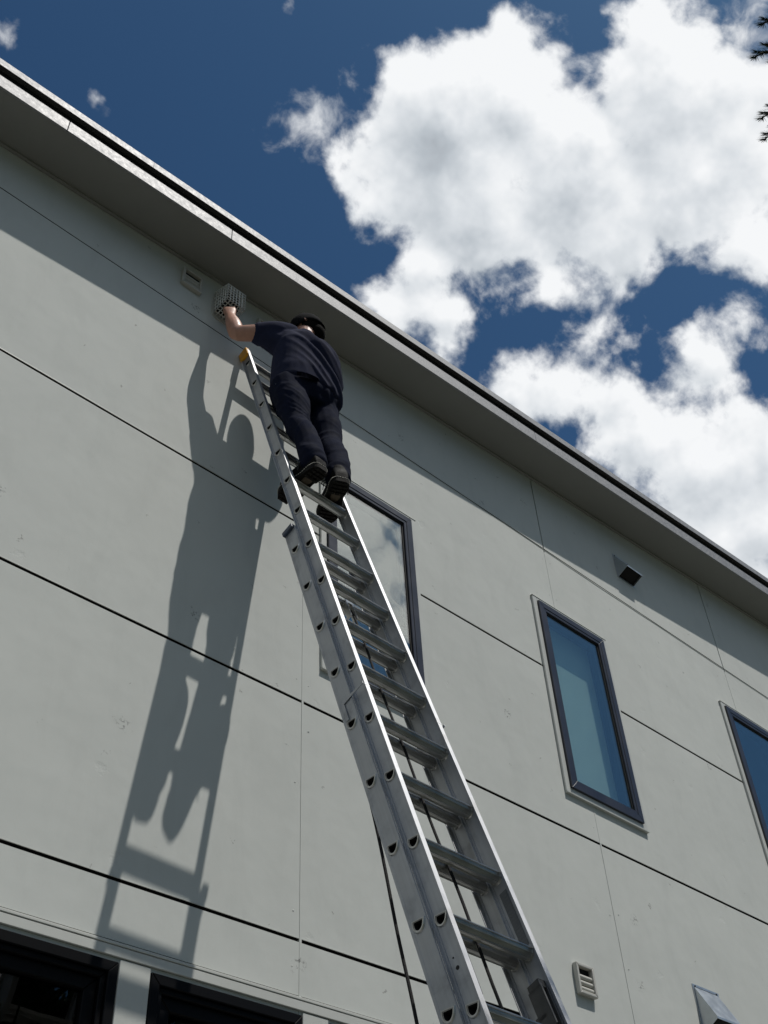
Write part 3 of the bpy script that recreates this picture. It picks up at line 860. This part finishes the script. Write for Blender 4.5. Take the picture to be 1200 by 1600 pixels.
M_SKIN = mat("skin", (0.42, 0.22, 0.155), 0.5, var=0.10, vscale=25, bump=0.08, bscale=180)
M_SHIRT = mat("navy_cotton", (0.017, 0.020, 0.043), 0.95, spec=0.12, var=0.15, vscale=12, bump=0.12, bscale=420)
M_TROUS = mat("black_work_trousers", (0.0075, 0.0098, 0.0225), 0.9, spec=0.06, var=0.2, vscale=14, bump=0.12, bscale=380)
M_CAP = mat("black_cap_cloth", (0.008, 0.008, 0.009), 0.95, spec=0.1, var=0.2, vscale=20, bump=0.15, bscale=350)
M_BOOT = mat("black_boot_leather", (0.0045, 0.0042, 0.0042), 0.7, spec=0.10, var=0.25, vscale=25, bump=0.15, bscale=120)
M_SOLE = mat("dark_rubber_sole", (0.010, 0.009, 0.008), 0.85, spec=0.2, var=0.3, vscale=30, bump=0.2, bscale=90)
M_WORN = mat("worn_tan_sole", (0.085, 0.065, 0.045), 0.85, var=0.35, vscale=40)
M_STITCH = mat("pale_welt_stitch", (0.55, 0.53, 0.48), 0.7)
M_HAIR = mat("dark_hair", (0.009, 0.008, 0.007), 0.95, spec=0.08, bump=0.6, bscale=200)

HIPL, HIPR = Vector((2.525, -0.43, 6.40)), Vector((2.735, -0.44, 6.40))
KNL, KNR = Vector((2.513, -0.545, 5.99)), Vector((2.730, -0.545, 5.99))
ANL, ANR = Vector((2.515, -0.655, 5.60)), Vector((2.675, -0.655, 5.60))
SHL, SHR = Vector((2.480, -0.375, 6.950)), Vector((2.850, -0.395, 6.930))
ELL, WRL = Vector((2.288, -0.215, 6.955)), Vector((2.275, -0.150, 7.185))
ELR, WRR = Vector((2.955, -0.345, 6.800)), Vector((2.885, -0.165, 6.955))
HEAD = Vector((2.690, -0.368, 7.205))

bm = bmesh.new()
# trunk under the clothes, neck, head
loft(bm, [((2.635, -0.435, 6.36), (0.15, 0, 0), (0, 0.11, 0.0)), ((2.64, -0.44, 6.50), (0.155, 0, 0), (0, 0.12, 0)), ((2.645, -0.44, 6.68), (0.15, 0, 0), (0, 0.12, 0)), ((2.655, -0.43, 6.88), (0.165, 0, 0), (0, 0.115, 0)), ((2.662, -0.41, 6.90), (0.14, 0, 0), (0, 0.080, 0)), ((2.67, -0.39, 6.98), (0.075, 0, 0), (0, 0.058, 0))])
limb(bm, [(2.668, -0.392, 6.97), (2.676, -0.385, 7.05), (2.686, -0.378, 7.14)], [0.068, 0.060, 0.062])
fw = Vector((-0.62, 0.56, -0.38)).normalized(); rt = fw.cross(Vector((0, 0, 1))).normalized(); up = rt.cross(fw)
HM = Matrix((rt, fw, up)).transposed()
def hp(a, b, c): return HEAD + rt * a + fw * b + up * c
ball(bm, hp(0, -0.012, 0.02), (0.076, 0.096, 0.090), 20, HM)
ball(bm, hp(0, 0.030, -0.045), (0.060, 0.066, 0.075), 16, HM)
ball(bm, hp(0, 0.062, -0.082), (0.036, 0.030, 0.030), 12, HM)
limb(bm, [hp(0, 0.088, 0.012), hp(0, 0.108, -0.022), hp(0, 0.094, -0.032)], [0.010, 0.015, 0.012], 8, 3)
limb(bm, [hp(-0.02, 0.085, -0.057), hp(0.02, 0.085, -0.057)], [0.009, 0.009], 8, 2)
for sg in (-1, 1):
    ball(bm, hp(sg * 0.078, -0.005, -0.005), (0.005, 0.014, 0.024), 12, HM)
    ball(bm, hp(sg * 0.030, 0.083, 0.012), (0.016, 0.012, 0.010), 10, HM)
# arms
limb(bm, [SHL, (SHL + ELL) / 2 + Vector((0, -0.012, -0.004)), ELL], [0.060, 0.054, 0.047])
limb(bm, [ELL, ELL.lerp(WRL, 0.35) + Vector((-0.006, -0.006, 0)), WRL], [0.049, 0.050, 0.032])
limb(bm, [SHR, (SHR + ELR) / 2, ELR], [0.058, 0.052, 0.046])
limb(bm, [ELR, ELR.lerp(WRR, 0.35), WRR], [0.047, 0.046, 0.031])
# legs
for H, K, A in ((HIPL, KNL, ANL), (HIPR, KNR, ANR)):
    limb(bm, [H, H.lerp(K, 0.5) + Vector((0, -0.01, 0)), K], [0.082, 0.066, 0.046]); limb(bm, [K, K.lerp(A, 0.35) + Vector((0, -0.015, 0)), A], [0.046, 0.046, 0.036])


def hand(bm, W, palm, side, curl, spread, fl=1.0, thumb_dir=None):
    """W wrist, palm = unit direction wrist->knuckles, side = unit across the knuckles (towards the thumb), curl = palm-side normal"""
    K = W + palm * 0.088
    loft(bm, [(W - palm * 0.01, side * 0.028, curl * 0.021), (W + palm * 0.03, side * 0.038, curl * 0.019), (W + palm * 0.070, side * 0.043, curl * 0.017), (K, side * 0.041, curl * 0.013)], 14)
    for i, (ln, off) in enumerate(((0.88, 0.030), (1.0, 0.010), (0.94, -0.010), (0.75, -0.029))):
        b = W + palm * 0.078 + side * off; l = 0.034 * ln * fl + 0.006
        dirs = []
        a = 0.0
        p = [b]
        for seg, bend in ((1.25, spread[0]), (0.9, spread[1]), (0.7, spread[2])):
            a += bend; dv = palm * math.cos(a) + curl * math.sin(a); p.append(p[-1] + dv * l * seg)
        limb(bm, p, [0.0098, 0.0090, 0.0083, 0.0072], 9, 3)
    tb = W + palm * 0.026 + side * 0.024 + curl * 0.008
    td = thumb_dir or (palm * 0.65 - side * 0.1 + curl * 0.75).normalized()
    t1 = tb + (palm * 0.85 + curl * 0.55 - side * 0.15).normalized() * 0.034; t2 = t1 + td * 0.032; t3 = t2 + (td + curl * 0.4).normalized() * 0.026
    limb(bm, [tb, t1, t2, t3], [0.0145, 0.0125, 0.0108, 0.0085], 9, 3)


pl = Vector((-0.06, 0.10, 0.99)).normalized()
cl = Vector((0.55, 0.83, -0.05)); cl = (cl - pl * cl.dot(pl)).normalized()
hand(bm, WRL, pl, pl.cross(cl).normalized() * -1, cl, (0.35, 0.75, 0.6))
pr = Vector((-0.62, 0.70, 0.35)).normalized()
cr = Vector((0.1, 0.4, -0.9)); cr = (cr - pr * cr.dot(pr)).normalized()
hand(bm, WRR, pr, pr.cross(cr).normalized(), cr, (0.5, 1.1, 0.8))
body = fuse(bm, 0.0055, 3)
MAN0 = Vector((2.61, -0.58, 5.51))
def mobj(name, b, m, parent=None, smooth=True):
    for v in b.verts: v.co -= MAN0
    return obj(name, b, m, parent, smooth)
person = mobj("person", body, M_SKIN); person.location = MAN0
tag(person, "man in navy t-shirt and black cap standing on the ladder, one arm raised", "person")

# t-shirt
bm = bmesh.new()
yaw = Quaternion((0, 0, 1), math.radians(-8))
def ex_(x, y): v = Vector((x, y, 0)); v.rotate(yaw); return v
loft(bm, [((2.640, -0.440, 6.415), ex_(0.200, 0) + Vector((0, 0, -0.022)), ex_(0, 0.158)), ((2.640, -0.440, 6.52), ex_(0.208, 0) + Vector((0, 0, -0.015)), ex_(0, 0.164)), ((2.643, -0.442, 6.68), ex_(0.204, 0), ex_(0, 0.152)), ((2.653, -0.440, 6.80), ex_(0.208, 0) + Vector((0, 0, -0.01)), ex_(0, 0.142)), ((2.660, -0.430, 6.885), ex_(0.200, 0) + Vector((0, 0, -0.015)), ex_(0, 0.122)), ((2.665, -0.405, 6.950), ex_(0.150, 0) + Vector((0, 0, -0.015)), ex_(0, 0.092)), ((2.670, -0.390, 6.995), ex_(0.080, 0), ex_(0, 0.068))], 28, 2.5)
limb(bm, [SHL + Vector((0.06, -0.02, -0.02)), SHL, SHL.lerp(ELL, 0.5)], [0.095, 0.083, 0.072])
limb(bm, [SHL + Vector((0.06, -0.03, -0.12)), SHL.lerp(ELL, 0.3) + Vector((0.0, 0, -0.03))], [0.09, 0.066])
limb(bm, [SHR + Vector((-0.06, -0.01, -0.02)), SHR, SHR.lerp(ELR, 0.86)], [0.092, 0.080, 0.070])
limb(bm, [(2.62, -0.395, 6.980), (2.674, -0.390, 7.065), (2.72, -0.395, 6.980)], [0.058, 0.069, 0.058])
sb = fuse(bm, 0.0075, 6)
fa = Vector((0.62, 0.0, -0.78))
def shirt_fold(p, n):
    u = p.dot(fa); w = p.z * 0.62 + p.x * 0.78
    r = ridge(Vector((u * 3.0, p.y * 4, w * 17)), 1, 1, 1, 0)
    low = max(0, min(1, (7.02 - p.z) / 0.25))
    d = 0.006 * max(0, r - 0.35) * low * max(0, min(1, 0.5 + 1.8 * noise.noise(p * 4))) + 0.007 * noise.noise(p * 6)
    # one deep diagonal fold across the back, and drag folds below it
    for (c, dep, wd) in ((6.22, -0.026, 0.024), (6.165, 0.017, 0.018), (6.285, 0.014, 0.020), (6.10, 0.010, 0.012), (6.05, 0.009, 0.010), (6.37, 0.008, 0.012)):
        d += dep * math.exp(-((w - c + 0.02 * noise.noise(Vector((u * 4, c, 0)))) / wd) ** 2) * max(0, min(1, (p.x - 2.45) / 0.15)) * (1 if n.y < 0.2 else 0.2)
    return d
wrinkle(sb, shirt_fold)
bmesh.ops.smooth_vert(sb, verts=sb.verts, factor=0.4, use_axis_x=True, use_axis_y=True, use_axis_z=True)
shirt = mobj("tshirt", sb, M_SHIRT, person)

# trousers
bm = bmesh.new()
loft(bm, [((2.635, -0.435, 6.30), ex_(0.170, 0), ex_(0, 0.125)), ((2.635, -0.440, 6.38), ex_(0.195, 0), ex_(0, 0.150)), ((2.638, -0.440, 6.47), ex_(0.192, 0), ex_(0, 0.152)), ((2.640, -0.437, 6.56), ex_(0.180, 0), ex_(0, 0.140))], 24, 2.4)
for H, K, A, sx in ((HIPL, KNL, ANL, -1), (HIPR, KNR, ANR, 1)):
    limb(bm, [H + Vector((sx * 0.005, 0, 0.02)), H.lerp(K, 0.45) + Vector((sx * 0.008, -0.01, 0)), K + Vector((0, 0, 0.0)), K.lerp(A, 0.4) + Vector((0, -0.022, 0)), A + Vector((0, -0.016, -0.010))], [0.108, 0.093, 0.070, 0.066, 0.069])
tb_ = fuse(bm, 0.0075, 5)
def trouser_fold(p, n):
    k = math.exp(-((p.z - 5.97) / 0.13) ** 2) + 1.1 * math.exp(-((p.z - 5.69) / 0.07) ** 2) + 0.7 * math.exp(-((p.z - 6.27) / 0.09) ** 2)
    w = noise.noise(p * 3.1 + Vector((0, 0, 9)))
    r = ridge(Vector((p.x * 5 + p.z * 2.5, p.y * 4, p.z * 13 + p.x * 9 + w * 3.2)), 1, 1, 1, 3.3)
    r2 = ridge(Vector((p.x * 8 + w, p.y * 7, p.z * 7 - p.x * 6)), 1, 1, 1, 8.1)
    g_ = max(0, min(1, 0.55 + 1.6 * noise.noise(p * 5.5 + Vector((2, 7, 1)))))
    return 0.019 * k * g_ * max(0, r - 0.45) + 0.009 * (1 - 0.6 * g_) * max(0, r2 - 0.45) + 0.010 * noise.noise(p * 6)
wrinkle(tb_, trouser_fold)
bmesh.ops.smooth_vert(tb_, verts=tb_.verts, factor=0.35, use_axis_x=True, use_axis_y=True, use_axis_z=True)
trous = mobj("trousers", tb_, M_TROUS, person)
# back pocket flaps, belt, key clip
bm = bmesh.new(); pts = [Vector((2.64, -0.437, 6.545)) + ex_(0.187 * math.cos(a), 0.146 * math.sin(a)) for a in [2 * math.pi * k / 28 for k in range(29)]]
tube(bm, pts, 0.012, 6, cap=False); mobj("belt", bm, M_CAP, trous)
for cx in (2.545, 2.735):
    bm = bmesh.new()
    for k in range(7):
        pass
    n = 6; v0 = []
    for a in range(n + 1):
        x = cx - 0.062 + 0.124 * a / n; q = (x - 2.635) / 0.195; y = -0.437 - 0.152 * (1 - min(0.98, abs(q)) ** 2.4) ** (1 / 2.4) - 0.007
        v0.append((bm.verts.new((x, y, 6.435)), bm.verts.new((x, y - 0.003, 6.385 + 0.012 * abs(a - n / 2) / n * 2))))
    for a in range(n): bm.faces.new((v0[a][0], v0[a][1], v0[a + 1][1], v0[a + 1][0]))
    bmesh.ops.solidify(bm, geom=list(bm.faces), thickness=0.005)
    mobj("pocket_flap", bm, M_TROUS, trous)
bm = bmesh.new(); c = Vector((2.432, -0.45, 6.36)); tube(bm, [c + Vector((0.016 * math.cos(a), -0.004, 0.022 * math.sin(a))) for a in [k * math.pi / 6 for k in range(13)]], 0.003, 6, cap=False)
mobj("key_clip", bm, M_SHEET, trous)

# cap with peak, hair at the nape
bm = bmesh.new(); n = 24
rings = []
for j in range(9):
    a = j / 8 * math.pi / 2 * 1.0; r = math.cos(a); h = math.sin(a)
    rings.append([bm.verts.new(hp(0.0835 * r ** 0.85 * math.cos(q), -0.014 + 0.104 * r ** 0.85 * math.sin(q), 0.004 + 0.106 * h)) for q in [2 * math.pi * k / n for k in range(n)]])
low = [bm.verts.new(hp(0.0825 * math.cos(q), -0.014 + 0.1025 * math.sin(q), -0.020 - 0.040 * max(0, -math.sin(q)))) for q in [2 * math.pi * k / n for k in range(n)]]
rings.insert(0, low)
for a, b in zip(rings, rings[1:]):
    for k in range(n): bm.faces.new((a[k], a[(k + 1) % n], b[(k + 1) % n], b[k]))
bmesh.ops.remove_doubles(bm, verts=bm.verts, dist=0.0015)
bmesh.ops.recalc_face_normals(bm, faces=bm.faces)
bmesh.ops.solidify(bm, geom=list(bm.faces), thickness=0.004)
for v in bm.verts: v.co += Vector((0, 0, 1)) * 0.004 * noise.noise(v.co * 20)
cap = mobj("cap", bm, M_CAP, person)
bm = bmesh.new(); rows = []
for j in range(6):
    f = j / 5; row = []
    for k in range(13):
        q = math.radians(32 + 116 * k / 12); row.append(bm.verts.new(hp(0.083 * math.cos(q) * (1 - 0.16 * f), -0.014 + 0.1035 * math.sin(q) + 0.066 * f * math.sin(q) ** 0.7, 0.004 - 0.016 * f - 0.030 * (abs(math.cos(q)) ** 2) * (0.3 + f))))
    rows.append(row)
for a, b in zip(rows, rows[1:]):
    for k in range(12): bm.faces.new((a[k], a[k + 1], b[k + 1], b[k]))
bmesh.ops.solidify(bm, geom=list(bm.faces), thickness=0.004)
mobj("peak", bm, M_CAP, cap)
bm = bmesh.new(); ball(bm, hp(0, -0.012, 0.112), (0.008, 0.008, 0.005), 8, HM); mobj("button", bm, M_CAP, cap)
bm = bmesh.new(); ball(bm, hp(0, -0.026, -0.010), (0.0790, 0.086, 0.086), 20, HM); ball(bm, hp(0, -0.056, -0.080), (0.060, 0.044, 0.058), 14, HM)
for v in bm.verts: v.co += Vector((noise.noise(v.co * 60), noise.noise(v.co * 60 + Vector((3, 0, 0))), 0)) * 0.004
mobj("hair", bm, M_HAIR, person)
# boots
def boot(heel, toe, ank):
    heel, toe = Vector(heel), Vector(toe); f = (toe - heel); ln = f.length; f.normalize(); s = f.cross(Vector((0, 0, 1))).normalized(); u = s.cross(f)
    def B(a, b, c): return heel + f * a * ln + s * b + u * c
    bm = bmesh.new()
    prof = [(0.0, 0.022), (0.025, 0.036), (0.07, 0.044), (0.18, 0.048), (0.38, 0.043), (0.55, 0.050), (0.72, 0.057), (0.86, 0.052), (0.95, 0.037), (1.0, 0.018)]
    loft(bm, [(B(0.02, 0, 0.045), s * 0.038, u * 0.030)] + [(B(a, 0, 0.028 + h * 0.5), s * (w - 0.003), u * (h * 0.5 + 0.012)) for (a, w), h in zip(prof[2:], (0.085, 0.11, 0.10, 0.085, 0.068, 0.055, 0.042, 0.030))], 16, 2.6)
    limb(bm, [B(0.20, 0, 0.05), B(0.20, 0, 0.12), ank + Vector((0, 0, 0.045))], [0.046, 0.047, 0.050])
    b = mobj("boot", fuse(bm, 0.006, 3), M_BOOT, person)
    bm = bmesh.new()
    pts = prof; out = [(a, w) for a, w in pts] + [(a, -w) for a, w in reversed(pts)]
    fine = []
    P = [Vector((a * ln, w, 0)) for a, w in out]; P.append(P[0]); cm = catmull(P, 4)[:-1]
    def arch(a): return 0.010 * math.exp(-((a / ln - 0.38) / 0.13) ** 2)
    lo = [bm.verts.new(heel + f * q.x + s * (q.y * 1.03) + u * (-0.002 + arch(q.x))) for q in cm]
    hi = [bm.verts.new(heel + f * q.x + s * (q.y * 1.07) + u * 0.026) for q in cm]
    bm.faces.new(lo[::-1]); bm.faces.new(hi)
    for k in range(len(lo)): bm.faces.new((lo[k], lo[(k + 1) % len(lo)], hi[(k + 1) % len(lo)], hi[k]))
    # lugs
    for i in range(13):
        a = 0.04 + 0.92 * i / 12
        if 0.30 < a < 0.50: continue
        hw = [w for (aa, w) in prof if aa <= a][-1] * 0.92
        for j in (-1, 0, 1):
            c = B(a, j * hw * 0.62, -0.006); 
            box(bm, -0.0075, 0.0075, -hw * 0.26, hw * 0.26, -0.004, 0.0045, f=lambda v, c=c: c + f * v.x + s * v.y + u * v.z)
    bmesh.ops.recalc_face_normals(bm, faces=bm.faces)
    mobj("sole", bm, M_SOLE, b, smooth=False)
    bm = bmesh.new(); ball(bm, B(0.37, 0, 0.004), (0.026, 0.040, 0.006), 14, Matrix((s, f, u)).transposed()); mobj("sole_patch", bm, M_WORN, b)
    bm = bmesh.new()
    n = len(cm)
    tot = 0
    for k in range(n):
        a, q = cm[k], cm[(k + 1) % n]; seg = (q - a).length; m_ = max(1, int(seg / 0.009))
        for i in range(m_):
            c0 = a.lerp(q, i / m_); c1 = a.lerp(q, (i + 0.55) / m_)
            pa = heel + f * c0.x + s * c0.y * 1.075 + u * 0.027; pb = heel + f * c1.x + s * c1.y * 1.075 + u * 0.027
            tube(bm, [pa, pb], 0.0022, 5)
    mobj("welt_stitching", bm, M_STITCH, b, smooth=False)
    bm = bmesh.new()
    for sg in (-1, 1):
        c = B(0.36, sg * 0.012, 0.105)
        tube(bm, catmull([c, c + s * sg * 0.03 + u * 0.018 + f * 0.01, c + s * sg * 0.055 - u * 0.005 + f * 0.02, c + s * sg * 0.035 - u * 0.028 + f * 0.015, c], 5), 0.0022, 6)
        tube(bm, catmull([c, c + s * sg * 0.045 - u * 0.02, c + s * sg * 0.055 - u * 0.075], 5), 0.0022, 6)
    mobj("laces", bm, M_RUBBER, b)
    return b


boot((2.510, -0.735, 5.513), (2.497, -0.430, 5.513), ANL)
boot((2.635, -0.740, 5.508), (2.768, -0.450, 5.508), ANR)

# ------------------------------------------------------------------ conifer at the right edge
M_BARK = mat("bark", (0.07, 0.05, 0.035), 0.9, var=0.3, vscale=12, bump=0.8, bscale=25)
def needle_extra(t, b, co):
    pass
M_NEED = mat("spruce_needles", (0.022, 0.045, 0.018), 0.85, spec=0.1, var=0.35, vscale=6)
def spruce_branch():
    bm = bmesh.new(); rnd = random.Random(3)
    def twig(a, d, ln, r, nn):
        d = d.normalized(); o = d.orthogonal().normalized(); q = d.cross(o)
        tube(bm, [a, a + d * ln], [r, r * 0.5], 5, mi=0)
        for i in range(nn):
            t = ln * (i + rnd.random()) / nn; an = rnd.random() * 6.283
            sd = (o * math.cos(an) + q * math.sin(an)); nd = (sd * 0.92 + d * 0.40).normalized(); p = a + d * t + sd * r * 0.5
            wv = d.cross(sd) * 0.0024; le = rnd.uniform(0.022, 0.030)
            f = bm.faces.new([bm.verts.new(p - wv), bm.verts.new(p + wv), bm.verts.new(p + nd * le)]); f.material_index = 1
        for i in range(50):     # bushy tip
            an = rnd.random() * 6.283; sd = (o * math.cos(an) + q * math.sin(an)); nd = (sd * rnd.uniform(0.3, 1.2) + d * 0.7).normalized(); p = a + d * ln
            wv = d.cross(sd) * 0.0014
            f = bm.faces.new([bm.verts.new(p - wv), bm.verts.new(p + wv), bm.verts.new(p + nd * 0.024)]); f.material_index = 1
    main = [Vector((0.0, 0, 0)), Vector((0.35, 0.0, -0.05)), Vector((0.7, 0.01, -0.07)), Vector((1.0, 0, -0.02))]
    for a, b in zip(main, main[1:]):
        pass
    tube(bm, main, [0.022, 0.015, 0.010, 0.004], 7, mi=0)
    for k in range(26):
        t = 0.18 + 0.82 * k / 25; i = min(2, int(t * 3)); f = t * 3 - i; p = main[i].lerp(main[i + 1], f)
        sg = -1 if k % 2 else 1; ln = 0.03 + 0.30 * (1 - t) ** 0.9
        d = Vector((0.75, sg * 0.75, -0.12 + rnd.uniform(-0.1, 0.1)))
        twig(p, d, ln, 0.004, int(ln * 1500))
        if ln > 0.15:
            dn = d.normalized()
            for f2 in (0.4, 0.7):
                for s2 in (-1, 1): twig(p + dn * ln * f2, Vector((0.9, sg * 0.25 + s2 * 0.55, rnd.uniform(-.15, .1))), ln * 0.35, 0.003, int(ln * 700))
    twig(main[2], main[3] - main[2], 0.32, 0.004, 650)
    return bm


TX, TY, TH = 4.75, -4.75, 12.0
tree = tag(empty("spruce_tree", (TX, TY, 0)), "dark green spruce whose branch tips poke in at the top right edge", "tree")
bm = bmesh.new(); tube(bm, [(0, 0, 0), (0.02, 0.01, 3), (0.0, 0.02, 7), (0.02, 0, TH)], [0.17, 0.14, 0.085, 0.01], 12)
obj("trunk", bm, M_BARK, tree, smooth=True)
b0 = obj("branch", spruce_branch(), [M_BARK, M_NEED], tree)
def crown_r(z): return min(1.95, 1.70 * (TH - z) / 5.3)
nb = 0
def place(b, z, ang, ln, droop):
    b.location = (0, 0, z); b.rotation_euler = (random.uniform(-.3, .3), droop, ang); b.scale = (ln, 0.85 * ln ** 0.5, 0.85 * ln ** 0.5)
def aim(b, tip, z0):
    v = Vector(tip) - Vector((TX, TY, z0)); ln = v.length
    b.location = (0, 0, z0); b.rotation_euler = (0.2, math.atan2(-v.z, Vector((v.x, v.y)).length) - 0.02, math.atan2(v.y, v.x)); b.scale = (ln, 1.0, 1.0)
def at(d, t): return Vector((0, -3.61, 1.5)) + Vector(d) * t
TIPS = [((0.4955, 0.0265, 0.8682), 6.0, 7.0), ((0.5085, 0.0445, 0.8599), 6.0, 6.9), ((0.5415, 0.0675, 0.838), 6.1, 6.75), ((0.5530, 0.0755, 0.8297), 6.2, 6.55)]
for d, t, z0 in TIPS:
    b = b0 if nb == 0 else b0.copy()
    if nb: COL.objects.link(b); b.parent = tree
    nb += 1; aim(b, at(d, t), z0)
z = 1.2
while z < TH - 0.3:
    for k in range(6):
        ang = z * 2.4 + k * 1.047 + random.uniform(-.2, .2)
        r = crown_r(z) * random.uniform(0.8, 1.0)
        # shorter on the side towards the house, clear of the camera's view
        toward = math.cos(ang - math.radians(140))
        if toward > 0.2: r *= 0.72
        b = b0.copy(); COL.objects.link(b); b.parent = tree; nb += 1
        place(b, z, ang, max(0.25, r), 0.05 + 0.2 * (1 - z / TH))
    z += 0.42

# ------------------------------------------------------------------ broadleaf trees across the yard (mirrored in the lower windows; more and taller ones added to darken the eave wall)
M_LEAF = mat("green_leaves", (0.05, 0.085, 0.028), 0.55, var=0.45, vscale=3)
def broadleaf(x, y, h, r, label):
    rnd = random.Random(int(x * 10 + 500))
    t = tag(empty("maple_tree", (x, y, 0)), label, "tree", "trees across the yard")
    bm = bmesh.new(); tube(bm, [(0, 0, 0), (0.1, 0.05, h * 0.3), (0, 0.1, h * 0.6)], [0.28, 0.2, 0.12], 10)
    lim = []
    for k in range(7):
        a = k * 0.9; e = Vector((math.cos(a) * r * 0.7, math.sin(a) * r * 0.7, h * (0.6 + 0.05 * k))); tube(bm, [(0.02, 0.05, h * (0.28 + 0.04 * k)), e * 0.5 + Vector((0, 0, h * 0.28)), e], [0.11, 0.07, 0.03], 6); lim.append(e)
    obj("trunk", bm, M_BARK, t, smooth=True)
    bm = bmesh.new(); cl = []
    for k in range(42):
        u = Vector((rnd.gauss(0, 1), rnd.gauss(0, 1), rnd.gauss(0, 1))).normalized() * rnd.random() ** 0.4
        cl.append((Vector((u.x * r, u.y * r, h * 0.62 + u.z * h * 0.36)), rnd.uniform(0.5, 0.95)))
    for c, cr in cl:
        for i in range(190):
            u = Vector((rnd.gauss(0, 1), rnd.gauss(0, 1), rnd.gauss(0, 0.7))).normalized() * cr * rnd.random() ** 0.5
            p = c + u; a = Vector((rnd.gauss(0, 1), rnd.gauss(0, 1), rnd.gauss(0, 1))).normalized(); b = a.orthogonal().normalized(); s_ = rnd.uniform(0.06, 0.11)
            bm.faces.new([bm.verts.new(p + a * s_), bm.verts.new(p + b * s_ * 0.6), bm.verts.new(p - a * s_), bm.verts.new(p - b * s_ * 0.6)])
    obj("crown", bm, M_LEAF, t)
for a in ((4.0, -14.0, 15.5, 4.0, "broad maple across the yard straight behind the ladder foot"), (10.5, -15.5, 16, 4.2, "tall maple across the yard, second from the right end"), (-2.5, -14.5, 15, 4.0, "round maple across the yard behind the photographer"), (16.5, -17, 15, 4.2, "maple across the yard furthest to the right"), (-9.0, -14.0, 15.5, 4.2, "maple across the yard furthest to the left"), (7.0, -20, 17, 4.4, "tallest maple, set back in a second row across the yard"), (0.8, -19, 16.5, 4.3, "maple in the second row, behind the round one")):
    broadleaf(*a)
